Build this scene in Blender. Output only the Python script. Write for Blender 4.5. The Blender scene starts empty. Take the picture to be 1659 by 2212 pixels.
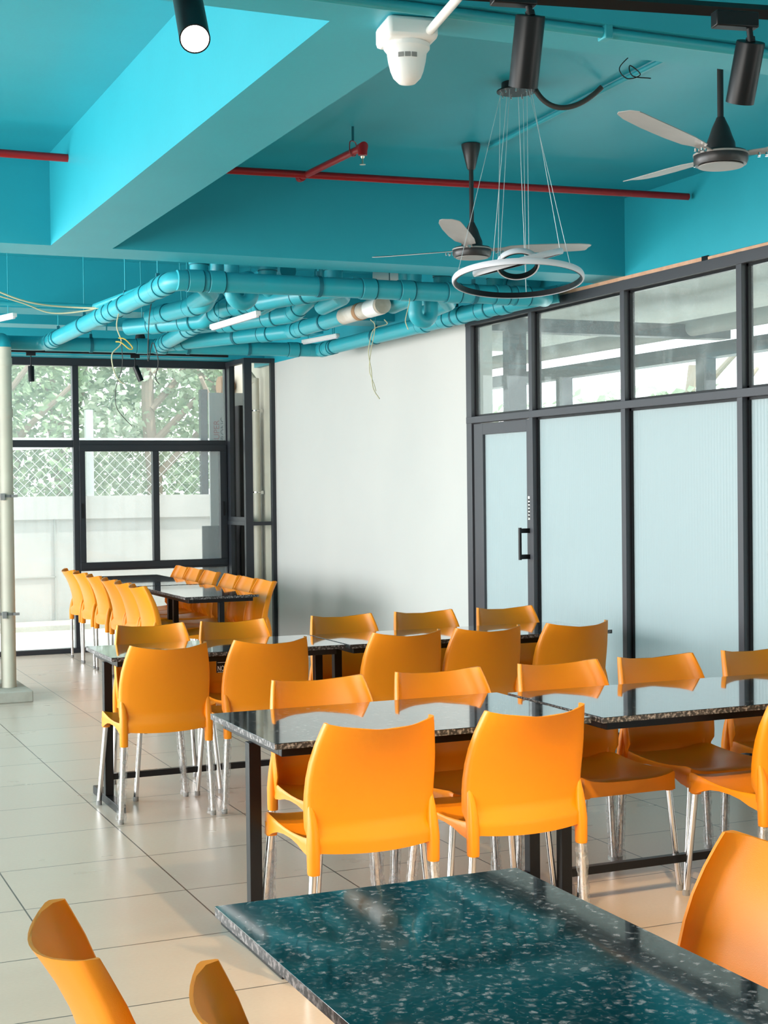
import bpy, bmesh, math, random
from mathutils import Vector, Matrix
random.seed(7)
S = bpy.context.scene
COL = S.collection
# ------------------------------------------------------------------ camera (room axes: X right along the beams, Y into the room, Z up)
CAMH = 1.55
F_PX, PIT, ROL, AZ = 3191.8, math.radians(.9939), math.radians(-.6611), math.radians(23.478)
def _basis():
    rows = (Vector((math.cos(AZ), math.sin(AZ), 0)), Vector((-math.sin(AZ), math.cos(AZ), 0)), Vector((0, 0, 1)))
    to = lambda v: Vector([r.dot(v) for r in rows])
    fwd = Vector((0, math.cos(PIT), -math.sin(PIT))); up = Vector((0, math.sin(PIT), math.cos(PIT))); x = Vector((1, 0, 0))
    xr = math.cos(ROL)*x + math.sin(ROL)*up; ur = -math.sin(ROL)*x + math.cos(ROL)*up
    return to(xr), to(ur), to(fwd)
BX, BU, BF = _basis()
EYE = Vector((0, 0, CAMH))
cam = bpy.data.objects.new('camera', bpy.data.cameras.new('camera')); COL.objects.link(cam)
m = Matrix((BX, BU, -BF)).transposed().to_4x4(); m.translation = EYE
cam.matrix_world = m
cam.data.sensor_fit = 'HORIZONTAL'; cam.data.sensor_width = 36; cam.data.lens = F_PX/1659*36
cam.data.clip_start = .05; cam.data.clip_end = 300
S.camera = cam
# surveying helpers: where the sight line of a photo pixel meets a known plane of the room
def ray(px, py): return BX*((px-829.5)/F_PX) - BU*((py-1106)/F_PX) + BF
def onz(px, py, z): d = ray(px, py); return EYE + d*((z-CAMH)/d.z)
def ony(px, py, y): d = ray(px, py); return EYE + d*(y/d.y)
def onx(px, py, x): d = ray(px, py); return EYE + d*(x/d.x)
def atf(px, py, f): return EYE + ray(px, py)*f
# ------------------------------------------------------------------ world, lights, exposure
S.view_settings.view_transform = 'Standard'; S.view_settings.look = 'None'
S.view_settings.gamma = 1; S.view_settings.use_curve_mapping = False
S.view_settings.exposure = 0.22
S.cycles.use_denoising = True
S.cycles.max_bounces = 8; S.cycles.diffuse_bounces = 5; S.cycles.glossy_bounces = 4
S.cycles.transmission_bounces = 8; S.cycles.transparent_max_bounces = 24
S.cycles.sample_clamp_indirect = 6; S.cycles.caustics_reflective = False; S.cycles.caustics_refractive = False
W = bpy.data.worlds.new('sky'); S.world = W; W.use_nodes = True
bg = W.node_tree.nodes['Background']; bg.inputs[0].default_value = (.93, .97, 1, 1); bg.inputs[1].default_value = 3.0
def area(name, loc, direction, sx, sy, power, color=(1, 1, 1)):
    l = bpy.data.lights.new(name, 'AREA'); l.shape = 'RECTANGLE'; l.size = sx; l.size_y = sy; l.energy = power; l.color = color
    o = bpy.data.objects.new(name, l); COL.objects.link(o); o.location = loc
    o.rotation_euler = Vector(direction).to_track_quat('-Z', 'Y').to_euler(); return o
# area lamps added inside the open left side to strengthen its daylight
area('daylight_boost_left_far', (-3.3, 10.9, 1.65), (1, .0, -.2), 5.6, 2.1, 430, (.95, .98, 1))
area('daylight_boost_left', (-3.3, 6.3, 1.55), (1, 0, -.12), 3.6, 2.3, 190, (.95, .98, 1))
area('daylight_boost_left_near', (-3.3, 1.8, 1.55), (1, .1, -.3), 4, 2.0, 125, (1, .96, .90))
# area lamp added low in the forecourt, standing in for sunlit wall bounce
area('forecourt_bounce_fill', (9.4, 10, 1.0), (-1, 0, .5), 14, 1.8, 330, (.95, .98, 1))
sun = bpy.data.lights.new('sun', 'SUN'); sun.energy = 6; sun.angle = .02; sun.color = (1, .96, .9)
so = bpy.data.objects.new('sun', sun); COL.objects.link(so); so.rotation_euler = Vector((-.55, .25, -1)).to_track_quat('-Z', 'Y').to_euler()

# ------------------------------------------------------------------ materials
def mat(name, color, rough=.5, metal=0., spec=.5, coat=0., bump=0., bscale=40., var=None, vscale=6., emit=None, estr=0., alpha=1., trans=0., ior=1.45):
    M = bpy.data.materials.new(name); M.use_nodes = True
    nt = M.node_tree; b = nt.nodes['Principled BSDF']
    b.inputs['Base Color'].default_value = (*color, 1); b.inputs['Roughness'].default_value = rough
    b.inputs['Metallic'].default_value = metal; b.inputs['Specular IOR Level'].default_value = spec
    b.inputs['Coat Weight'].default_value = coat; b.inputs['Alpha'].default_value = alpha
    b.inputs['Transmission Weight'].default_value = trans; b.inputs['IOR'].default_value = ior
    if emit: b.inputs['Emission Color'].default_value = (*emit, 1); b.inputs['Emission Strength'].default_value = estr
    tc = nt.nodes.new('ShaderNodeTexCoord')
    if var:
        n = nt.nodes.new('ShaderNodeTexNoise'); n.inputs['Scale'].default_value = vscale; n.inputs['Detail'].default_value = 5
        nt.links.new(tc.outputs['Object'], n.inputs['Vector'])
        mx = nt.nodes.new('ShaderNodeMix'); mx.data_type = 'RGBA'
        rmp = nt.nodes.new('ShaderNodeMapRange'); rmp.inputs[1].default_value = .35; rmp.inputs[2].default_value = .65
        nt.links.new(n.outputs['Fac'], rmp.inputs[0]); nt.links.new(rmp.outputs[0], mx.inputs[0])
        mx.inputs[6].default_value = (*color, 1); mx.inputs[7].default_value = (*var, 1)
        nt.links.new(mx.outputs[2], b.inputs['Base Color'])
    if bump:
        n2 = nt.nodes.new('ShaderNodeTexNoise'); n2.inputs['Scale'].default_value = bscale; n2.inputs['Detail'].default_value = 3
        nt.links.new(tc.outputs['Object'], n2.inputs['Vector'])
        bp = nt.nodes.new('ShaderNodeBump'); bp.inputs['Strength'].default_value = bump; bp.inputs['Distance'].default_value = .002
        nt.links.new(n2.outputs['Fac'], bp.inputs['Height']); nt.links.new(bp.outputs[0], b.inputs['Normal'])
    return M
TEAL = (.020, .36, .445)
M = dict(
 teal=mat('teal_paint', TEAL, .42, spec=.6, bump=.12, bscale=60, var=(.018, .34, .42), vscale=2.5),
 tealpipe=mat('teal_painted_pipe', (.02, .36, .43), .36, bump=.15, var=(.035, .34, .40), vscale=9),
 tealdark=mat('teal_painted_rubber_joint', (.005, .13, .17), .6),
 orange=mat('orange_plastic', (.86, .26, .003), .40, bump=.12, bscale=500),
 chrome=mat('chrome', (.72, .70, .68), .14, 1.),
 rubber=mat('grey_rubber', (.25, .24, .23), .7),
 black=mat('black_metal', (.007, .007, .008), .35, spec=.35),
 anth=mat('anthracite_aluminium', (.020, .023, .028), .38, bump=.05),
 anthl=mat('grey_aluminium', (.062, .062, .070), .42, bump=.08),
 white=mat('white_wall_paint', (.585, .57, .535), .7, bump=.15, bscale=30, var=(.56, .55, .52), vscale=1.2),
 cream=mat('cream_pipe', (.60, .56, .45), .5, var=(.54, .49, .40), vscale=4),
 conc=mat('concrete', (.42, .40, .34), .8, bump=.4, var=(.36, .34, .28), vscale=12),
 concw=mat('pale_concrete', (.46, .44, .42), .85, bump=.4, var=(.41, .40, .38), vscale=3),
 grey=mat('grey_plaster', (.36, .37, .345), .85, bump=.2, var=(.32, .33, .31), vscale=2),
 red=mat('red_pipe_paint', (.34, .008, .012), .35, var=(.30, .01, .012), vscale=14),
 brass=mat('sprinkler_metal', (.7, .62, .5), .3, 1.),
 whitep=mat('white_plastic', (.82, .82, .80), .4),
 greyp=mat('grimy_white_pipe', (.62, .58, .52), .5, var=(.42, .36, .28), vscale=10),
 rust=mat('brown_tape', (.36, .2, .1), .8),
 wood=mat('raw_wood_strip', (.68, .40, .26), .7, var=(.60, .33, .2), vscale=18),
 fanblade=mat('fan_blade_grey', (.34, .32, .30), .4, var=(.30, .28, .26), vscale=8),
 fandark=mat('fan_bronze_black', (.028, .026, .026), .35),
 cord=mat('cable_cream', (.50, .47, .30), .6), corddark=mat('cable_dark', (.05, .045, .04), .6),
 cordy=mat('cable_yellow', (.65, .45, .08), .6),
 steelwire=mat('steel_wire', (.75, .78, .78), .35, .6),
 leaf=mat('leaf', (.22, .33, .17), .5, var=(.32, .43, .26), vscale=1.5),
 leafl=mat('leaf_light', (.36, .46, .30), .5, var=(.50, .58, .44), vscale=1.5),
 bark=mat('bark', (.34, .27, .21), .9, bump=.6),
 ground=mat('outside_paving', (.72, .70, .66), .9, var=(.6, .58, .54), vscale=1),
 boardg=mat('grey_board', (.42, .42, .42), .6), lettred=mat('faded_red_print', (.34, .06, .07), .6), lettblk=mat('black_print', (.02, .02, .025), .6),
 signw=mat('white_print', (.85, .85, .85), .6),
 lens=mat('lit_lens', (1, 1, 1), .3, emit=(1, .93, .82), estr=14.), lensoff=mat('spot_lens', (.5, .5, .5), .2),
 silicone=mat('white_silicone_diffuser', (.70, .70, .74), .4),
 redw=mat('red_band_paint', (.6, .12, .12), .6), tape=mat('ceiling_patch', (.10, .46, .52), .6),
)
def noden(M, t): return M.node_tree.nodes.new(t)
# clear window glass (thin, pale haze mixed in that washes out the view)
def glass(name, tint=(1, 1, 1), haze=.04, refl=.06, smudge=False):
    g = bpy.data.materials.new(name); g.use_nodes = True; nt = g.node_tree; nt.nodes.clear()
    out = noden(g, 'ShaderNodeOutputMaterial'); tr = noden(g, 'ShaderNodeBsdfTransparent'); tr.inputs[0].default_value = (*tint, 1)
    gl = noden(g, 'ShaderNodeBsdfGlossy'); gl.inputs['Roughness'].default_value = .02
    df = noden(g, 'ShaderNodeBsdfDiffuse'); df.inputs[0].default_value = (.75, .8, .8, 1)
    fr = noden(g, 'ShaderNodeFresnel'); fr.inputs[0].default_value = 1.45
    m1 = noden(g, 'ShaderNodeMixShader'); m2 = noden(g, 'ShaderNodeMixShader')
    nt.links.new(tr.outputs[0], m1.inputs[1]); nt.links.new(df.outputs[0], m1.inputs[2]); m1.inputs[0].default_value = haze
    if smudge:
        tc = noden(g, 'ShaderNodeTexCoord'); n = noden(g, 'ShaderNodeTexNoise'); n.inputs['Scale'].default_value = 3; n.inputs['Detail'].default_value = 8; n.inputs['Distortion'].default_value = 1.5
        r = noden(g, 'ShaderNodeMapRange'); r.inputs[1].default_value = .5; r.inputs[2].default_value = .75; r.inputs[3].default_value = haze; r.inputs[4].default_value = haze*2
        nt.links.new(tc.outputs['Object'], n.inputs['Vector']); nt.links.new(n.outputs['Fac'], r.inputs[0]); nt.links.new(r.outputs[0], m1.inputs[0])
    nt.links.new(m1.outputs[0], m2.inputs[1]); nt.links.new(gl.outputs[0], m2.inputs[2])
    ge = noden(g, 'ShaderNodeNewGeometry'); iv = noden(g, 'ShaderNodeMath'); iv.operation = 'SUBTRACT'; iv.inputs[0].default_value = 1; nt.links.new(ge.outputs['Backfacing'], iv.inputs[1])
    fm = noden(g, 'ShaderNodeMath'); fm.operation = 'MULTIPLY'; nt.links.new(fr.outputs[0], fm.inputs[0]); nt.links.new(iv.outputs[0], fm.inputs[1]); nt.links.new(fm.outputs[0], m2.inputs[0])
    nt.links.new(m2.outputs[0], out.inputs[0]); return g
M['glass'] = glass('window_glass', (.97, 1, .99), .2)
M['glassc'] = glass('clear_window_glass', (.98, 1, .99), .03)
M['glass2'] = glass('hazy_partition_glass', (.92, .98, .96), .10, smudge=True)
def frosted():
    g = bpy.data.materials.new('frosted_ribbed_glass'); g.use_nodes = True; nt = g.node_tree; b = nt.nodes['Principled BSDF']
    b.inputs['Base Color'].default_value = (.52, .595, .60, 1); b.inputs['Roughness'].default_value = .28; b.inputs['Specular IOR Level'].default_value = .4
    tl = noden(g, 'ShaderNodeBsdfTranslucent'); tl.inputs[0].default_value = (.67, .77, .79, 1)
    mx = noden(g, 'ShaderNodeMixShader'); mx.inputs[0].default_value = .45
    tc = noden(g, 'ShaderNodeTexCoord'); w = noden(g, 'ShaderNodeTexWave'); w.bands_direction = 'Y'; w.inputs['Scale'].default_value = 12; w.inputs['Distortion'].default_value = 0
    bp = noden(g, 'ShaderNodeBump'); bp.inputs['Strength'].default_value = .25; bp.inputs['Distance'].default_value = .003
    nt.links.new(tc.outputs['Object'], w.inputs['Vector']); nt.links.new(w.outputs['Fac'], bp.inputs['Height'])
    nt.links.new(bp.outputs[0], b.inputs['Normal']); nt.links.new(bp.outputs[0], tl.inputs['Normal'])
    o = nt.nodes['Material Output']; nt.links.new(b.outputs[0], mx.inputs[1]); nt.links.new(tl.outputs[0], mx.inputs[2]); nt.links.new(mx.outputs[0], o.inputs[0]); return g
M['frost'] = frosted()
def film():
    g = bpy.data.materials.new('crumpled_clear_film'); g.use_nodes = True; nt = g.node_tree; b = nt.nodes['Principled BSDF']
    b.inputs['Base Color'].default_value = (.55, .54, .53, 1); b.inputs['Roughness'].default_value = .35
    tr = noden(g, 'ShaderNodeBsdfTransparent'); mx = noden(g, 'ShaderNodeMixShader')
    n = noden(g, 'ShaderNodeTexNoise'); n.inputs['Scale'].default_value = 45; n.inputs['Detail'].default_value = 4; tc = noden(g, 'ShaderNodeTexCoord')
    r = noden(g, 'ShaderNodeMapRange'); r.inputs[1].default_value = .4; r.inputs[2].default_value = .62; r.inputs[3].default_value = .08; r.inputs[4].default_value = .38
    nt.links.new(tc.outputs['Object'], n.inputs['Vector']); nt.links.new(n.outputs['Fac'], r.inputs[0]); nt.links.new(r.outputs[0], mx.inputs[0])
    bp = noden(g, 'ShaderNodeBump'); bp.inputs['Strength'].default_value = .5; bp.inputs['Distance'].default_value = .003
    nt.links.new(n.outputs['Fac'], bp.inputs['Height']); nt.links.new(bp.outputs[0], b.inputs['Normal'])
    o = nt.nodes['Material Output']; nt.links.new(tr.outputs[0], mx.inputs[1]); nt.links.new(b.outputs[0], mx.inputs[2]); nt.links.new(mx.outputs[0], o.inputs[0]); return g
M['film'] = film()
def granite():
    g = bpy.data.materials.new('dark_green_granite'); g.use_nodes = True; nt = g.node_tree; b = nt.nodes['Principled BSDF']
    tc = noden(g, 'ShaderNodeTexCoord')
    n = noden(g, 'ShaderNodeTexNoise'); n.inputs['Scale'].default_value = 45; n.inputs['Detail'].default_value = 4
    nt.links.new(tc.outputs['Object'], n.inputs['Vector'])
    vs = noden(g, 'ShaderNodeVectorMath'); vs.operation = 'MULTIPLY_ADD'; vs.inputs[1].default_value = (.035, .035, .035)
    nt.links.new(n.outputs['Color'], vs.inputs[0]); nt.links.new(tc.outputs['Object'], vs.inputs[2])
    def cells(scale, lo, hi, c):
        v = noden(g, 'ShaderNodeTexVoronoi'); v.inputs['Scale'].default_value = scale; nt.links.new(vs.outputs[0], v.inputs['Vector'])
        h = noden(g, 'ShaderNodeSeparateColor'); nt.links.new(v.outputs['Color'], h.inputs[0])
        m1 = noden(g, 'ShaderNodeMapRange'); m1.inputs[1].default_value = lo; m1.inputs[2].default_value = hi; nt.links.new(h.outputs[0], m1.inputs[0])
        m2 = noden(g, 'ShaderNodeMapRange'); m2.inputs[1].default_value = .55; m2.inputs[2].default_value = .15; nt.links.new(v.outputs['Distance'], m2.inputs[0])
        m3 = noden(g, 'ShaderNodeMath'); m3.operation = 'MULTIPLY'; nt.links.new(m1.outputs[0], m3.inputs[0]); nt.links.new(m2.outputs[0], m3.inputs[1]); return m3
    a = cells(58, .28, 1.0, 0); c = cells(140, .3, 1.1, 0)
    n2 = noden(g, 'ShaderNodeTexNoise'); n2.inputs['Scale'].default_value = 260; n2.inputs['Detail'].default_value = 2; nt.links.new(tc.outputs['Object'], n2.inputs['Vector'])
    ad = noden(g, 'ShaderNodeMath'); ad.operation = 'MULTIPLY_ADD'; ad.inputs[1].default_value = .55; nt.links.new(c.outputs[0], ad.inputs[0]); nt.links.new(a.outputs[0], ad.inputs[2])
    mu = noden(g, 'ShaderNodeMath'); mu.operation = 'MULTIPLY'; nt.links.new(ad.outputs[0], mu.inputs[0]); nt.links.new(n2.outputs['Fac'], mu.inputs[1])
    r = noden(g, 'ShaderNodeValToRGB'); e = r.color_ramp.elements
    e[0].position = .0; e[0].color = (.0015, .007, .009, 1); e[1].position = .42; e[1].color = (.26, .24, .25, 1)
    e2 = r.color_ramp.elements.new(.12); e2.color = (.040, .045, .050, 1)
    nt.links.new(mu.outputs[0], r.inputs[0]); nt.links.new(r.outputs[0], b.inputs['Base Color'])
    b.inputs['Roughness'].default_value = .08; b.inputs['IOR'].default_value = 1.33; b.inputs['Coat Weight'].default_value = 1; b.inputs['Coat Roughness'].default_value = .035; b.inputs['Coat IOR'].default_value = 1.32; return g
M['granite'] = granite()
def graniteedge():
    g = bpy.data.materials.new('rough_cut_granite_edge'); g.use_nodes = True; nt = g.node_tree; b = nt.nodes['Principled BSDF']
    tc = noden(g, 'ShaderNodeTexCoord'); n = noden(g, 'ShaderNodeTexNoise'); n.inputs['Scale'].default_value = 90; n.inputs['Detail'].default_value = 4
    nt.links.new(tc.outputs['Object'], n.inputs['Vector'])
    r = noden(g, 'ShaderNodeValToRGB'); e = r.color_ramp.elements; e[0].position = .48; e[0].color = (.03, .028, .028, 1); e[1].position = .68; e[1].color = (.34, .31, .30, 1)
    nt.links.new(n.outputs['Fac'], r.inputs[0]); nt.links.new(r.outputs[0], b.inputs['Base Color']); b.inputs['Roughness'].default_value = .45; return g
M['gedge'] = graniteedge()
def floor_mat():
    g = bpy.data.materials.new('floor_tiles'); g.use_nodes = True; nt = g.node_tree; b = nt.nodes['Principled BSDF']
    tc = noden(g, 'ShaderNodeTexCoord'); sp = noden(g, 'ShaderNodeSeparateXYZ'); nt.links.new(tc.outputs['Object'], sp.inputs[0])
    def gridline(out, off, pitch, half):
        a = noden(g, 'ShaderNodeMath'); a.operation = 'SUBTRACT'; a.inputs[1].default_value = off; nt.links.new(out, a.inputs[0])
        d = noden(g, 'ShaderNodeMath'); d.operation = 'DIVIDE'; d.inputs[1].default_value = pitch; nt.links.new(a.outputs[0], d.inputs[0])
        p = noden(g, 'ShaderNodeMath'); p.operation = 'PINGPONG'; p.inputs[1].default_value = .5; nt.links.new(d.outputs[0], p.inputs[0])
        c = noden(g, 'ShaderNodeMath'); c.operation = 'LESS_THAN'; c.inputs[1].default_value = half/pitch; nt.links.new(p.outputs[0], c.inputs[0])
        f = noden(g, 'ShaderNodeMath'); f.operation = 'FLOOR'; nt.links.new(d.outputs[0], f.inputs[0])
        return c, f
    cx, fx = gridline(sp.outputs[0], 1.548, .6155, .003); cy, fy = gridline(sp.outputs[1], 6.70, .588, .003)
    mxx = noden(g, 'ShaderNodeMath'); mxx.operation = 'MAXIMUM'; nt.links.new(cx.outputs[0], mxx.inputs[0]); nt.links.new(cy.outputs[0], mxx.inputs[1])
    # each tile its own slight tone
    cb = noden(g, 'ShaderNodeCombineXYZ'); nt.links.new(fx.outputs[0], cb.inputs[0]); nt.links.new(fy.outputs[0], cb.inputs[1])
    wn = noden(g, 'ShaderNodeTexWhiteNoise'); wn.noise_dimensions = '2D'; nt.links.new(cb.outputs[0], wn.inputs['Vector'])
    n = noden(g, 'ShaderNodeTexNoise'); n.inputs['Scale'].default_value = 3; n.inputs['Detail'].default_value = 3; n.inputs['Roughness'].default_value = .5; 
    mp = noden(g, 'ShaderNodeMapping'); mp.inputs['Scale'].default_value = (.9, 1.8, 1); nt.links.new(tc.outputs['Object'], mp.inputs[0]); nt.links.new(mp.outputs[0], n.inputs['Vector'])
    t1 = noden(g, 'ShaderNodeMix'); t1.data_type = 'RGBA'; t1.inputs[6].default_value = (.46, .365, .290, 1); t1.inputs[7].default_value = (.545, .44, .355, 1)
    nm = noden(g, 'ShaderNodeMath'); nm.operation = 'MULTIPLY_ADD'; nm.inputs[1].default_value = .4
    nf = noden(g, 'ShaderNodeTexNoise'); nf.inputs['Scale'].default_value = 70; nf.inputs['Detail'].default_value = 3; nt.links.new(mp.outputs[0], nf.inputs['Vector'])
    na = noden(g, 'ShaderNodeMath'); na.operation = 'MULTIPLY_ADD'; na.inputs[1].default_value = .9; nt.links.new(nf.outputs['Fac'], na.inputs[0]); nt.links.new(n.outputs['Fac'], na.inputs[2])
    nb = noden(g, 'ShaderNodeMath'); nb.operation = 'SUBTRACT'; nb.inputs[1].default_value = .6; nt.links.new(na.outputs[0], nb.inputs[0])
    nt.links.new(wn.outputs['Value'], nm.inputs[0]); nt.links.new(nb.outputs[0], nm.inputs[2]); nt.links.new(nm.outputs[0], t1.inputs[0])
    # small chips and fossils in the stone
    v = noden(g, 'ShaderNodeTexVoronoi'); v.inputs['Scale'].default_value = 5; mp2 = noden(g, 'ShaderNodeMapping'); mp2.inputs['Scale'].default_value = (1, 2.5, 1)
    nt.links.new(tc.outputs['Object'], mp2.inputs[0]); nt.links.new(mp2.outputs[0], v.inputs['Vector'])
    lt = noden(g, 'ShaderNodeMath'); lt.operation = 'LESS_THAN'; lt.inputs[1].default_value = .035; nt.links.new(v.outputs['Distance'], lt.inputs[0])
    hs = noden(g, 'ShaderNodeSeparateColor'); nt.links.new(v.outputs['Color'], hs.inputs[0])
    mr = noden(g, 'ShaderNodeMapRange'); mr.inputs[1].default_value = .2; mr.inputs[2].default_value = .8; nt.links.new(hs.outputs[0], mr.inputs[0])
    ch = noden(g, 'ShaderNodeMix'); ch.data_type = 'RGBA'; ch.inputs[6].default_value = (.25, .2, .16, 1); ch.inputs[7].default_value = (.62, .6, .56, 1); nt.links.new(mr.outputs[0], ch.inputs[0])
    t2 = noden(g, 'ShaderNodeMix'); t2.data_type = 'RGBA'; lf = noden(g, 'ShaderNodeMath'); lf.operation = 'MULTIPLY'; lf.inputs[1].default_value = .55
    gt = noden(g, 'ShaderNodeMath'); gt.operation = 'GREATER_THAN'; gt.inputs[1].default_value = .55; nt.links.new(hs.outputs[1], gt.inputs[0]); ml = noden(g, 'ShaderNodeMath'); ml.operation = 'MULTIPLY'; nt.links.new(lt.outputs[0], ml.inputs[0]); nt.links.new(gt.outputs[0], ml.inputs[1]); nt.links.new(ml.outputs[0], lf.inputs[0]); nt.links.new(lf.outputs[0], t2.inputs[0]); nt.links.new(t1.outputs[2], t2.inputs[6]); nt.links.new(ch.outputs[2], t2.inputs[7])
    t3 = noden(g, 'ShaderNodeMix'); t3.data_type = 'RGBA'; t3.inputs[7].default_value = (.06, .05, .042, 1)
    nt.links.new(mxx.outputs[0], t3.inputs[0]); nt.links.new(t2.outputs[2], t3.inputs[6]); nt.links.new(t3.outputs[2], b.inputs['Base Color'])
    b.inputs['Roughness'].default_value = .3; b.inputs['Specular IOR Level'].default_value = .45
    rr = noden(g, 'ShaderNodeMapRange'); rr.inputs[1].default_value = .3; rr.inputs[2].default_value = .7; rr.inputs[3].default_value = .27; rr.inputs[4].default_value = .33
    nt.links.new(n.outputs['Fac'], rr.inputs[0]); nt.links.new(rr.outputs[0], b.inputs['Roughness']); return g
M['floor'] = floor_mat()

# ------------------------------------------------------------------ mesh helpers
def box(bm, c, s, rot=None):
    r = bmesh.ops.create_cube(bm, size=1.0)['verts']
    for v in r:
        p = Vector((v.co.x*s[0], v.co.y*s[1], v.co.z*s[2]))
        if rot is not None: p = rot @ p
        v.co = p + Vector(c)
    return r
def bb(bm, a, b): return box(bm, [(a[i]+b[i])/2 for i in range(3)], [abs(b[i]-a[i]) for i in range(3)])
def loft(bm, rings, closed=True, cap=True):
    R = [[bm.verts.new(p) for p in r] for r in rings]; n = len(R[0])
    for a, b in zip(R, R[1:]):
        for i in range(n if closed else n-1):
            j = (i+1) % n
            try: bm.faces.new((a[i], a[j], b[j], b[i]))
            except ValueError: pass
    if cap and closed:
        bm.faces.new(R[0][::-1]); bm.faces.new(R[-1])
    return R
def frame_at(d):
    d = d.normalized(); a = Vector((0, 0, 1)) if abs(d.z) < .95 else Vector((1, 0, 0))
    u = d.cross(a).normalized(); return u, d.cross(u).normalized()
def tube(bm, pts, r, n=12, cap=True):
    pts = [Vector(p) for p in pts]; rings = []; u = None
    for i, p in enumerate(pts):
        d = (pts[min(i+1, len(pts)-1)] - pts[max(i-1, 0)]).normalized()
        if u is None: u, _ = frame_at(d)
        u = (u - d*u.dot(d)).normalized(); w = d.cross(u)
        rr = r[i] if isinstance(r, (list, tuple)) else r
        rings.append([p + (u*math.cos(t) + w*math.sin(t))*rr for t in [2*math.pi*k/n for k in range(n)]])
    loft(bm, rings, True, cap)
def lathe(bm, prof, c=(0, 0, 0), n=32, rot=None):
    rings = []
    for (r, z) in prof:
        rg = []
        for k in range(n):
            p = Vector((r*math.cos(2*math.pi*k/n), r*math.sin(2*math.pi*k/n), z))
            if rot is not None: p = rot @ p
            rg.append(p + Vector(c))
        rings.append(rg)
    loft(bm, rings)
def arc(p0, p1, p2, r, n=8):
    """rounded corner at p1"""
    p0, p1, p2 = Vector(p0), Vector(p1), Vector(p2); a = (p0-p1).normalized(); b = (p2-p1).normalized()
    ang = a.angle(b); t = r/math.tan(ang/2); s = p1+a*t; e = p1+b*t
    bis = (a+b).normalized(); c = p1 + bis*(r/math.sin(ang/2))
    v0 = s-c; v1 = e-c; out = []
    th = v0.angle(v1)
    for k in range(n+1):
        f = k/n; out.append(c + (v0*math.sin((1-f)*th) + v1*math.sin(f*th))/math.sin(th))
    return out
def bez(p0, p1, p2, p3, n=16):
    p0, p1, p2, p3 = map(Vector, (p0, p1, p2, p3))
    return [p0*(1-t)**3 + p1*3*t*(1-t)**2 + p2*3*t*t*(1-t) + p3*t**3 for t in [i/n for i in range(n+1)]]
def cat(pts, n=6):
    P = [Vector(p) for p in pts]; P = [P[0]*2-P[1]] + P + [P[-1]*2-P[-2]]; out = []
    for i in range(1, len(P)-2):
        for k in range(n):
            t = k/n; a, b, c, d = P[i-1:i+3]
            out.append(.5*((2*b) + (c-a)*t + (2*a-5*b+4*c-d)*t*t + (3*b-a-3*c+d)*t**3))
    out.append(P[-2]); return out
def mesh(name, bm, m, smooth=True, ang=35):
    bmesh.ops.recalc_face_normals(bm, faces=bm.faces)
    me = bpy.data.meshes.new(name); bm.to_mesh(me); bm.free(); me.materials.append(M[m] if isinstance(m, str) else m)
    if smooth:
        me.shade_smooth(); me.set_sharp_from_angle(angle=math.radians(ang))
    return me
def obj(name, bm, m, parent=None, smooth=True, ang=35, bevel=0, label=None):
    o = bpy.data.objects.new(name, mesh(name, bm, m, smooth, ang)); COL.objects.link(o)
    if bevel:
        b = o.modifiers.new('bevel', 'BEVEL'); b.width = bevel; b.segments = 2; b.limit_method = 'ANGLE'; b.angle_limit = .6
    if parent is not None: o.parent = parent
    if label: o['label'] = label
    return o
def tag(o, label, cat, group=None, kind=None):
    o['label'] = label; o['category'] = cat
    if group: o['group'] = group
    if kind: o['kind'] = kind
    return o
def thing(name, label, cat, loc=(0, 0, 0), rz=0, group=None):
    o = bpy.data.objects.new(name, None); COL.objects.link(o); o.location = loc; o.rotation_euler = (0, 0, rz); o.empty_display_size = .1
    return tag(o, label, cat, group)
def struct(name, bm, m, parent=None, label=None, **k):
    o = obj(name, bm, m, parent, **k)
    if parent is None: o['kind'] = 'structure'
    if label: o['label'] = label
    return o
def sempty(name, label=None):
    o = bpy.data.objects.new(name, None); COL.objects.link(o); o['kind'] = 'structure'
    if label: o['label'] = label
    return o
def dup(root, loc, rz, label, group=None):
    r = root.copy(); COL.objects.link(r); r.location = loc; r.rotation_euler = (0, 0, rz); r['label'] = label
    if group: r['group'] = group
    for ch in list(root.children):
        if ch.get('extra'): continue
        c = ch.copy(); COL.objects.link(c); c.parent = r
        for g in ch.children:
            d = g.copy(); COL.objects.link(d); d.parent = c
    return r
NB = bmesh.new

# ------------------------------------------------------------------ room shell
XP, YW, ZC, ZB = 4.715, 14.07, 3.2, 2.75     # partition plane, window wall, ceiling, beam soffit
XL, YB = -3.5, -2.6
b = NB(); bb(b, (XL, YB, -.06), (XP+.06, YW+.06, 0)); struct('floor', b, 'floor', smooth=False)
b = NB(); bb(b, (XL-.3, YB-.3, ZC), (XP+.3, YW+.3, ZC+.12)); struct('ceiling', b, 'teal', smooth=False)
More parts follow.
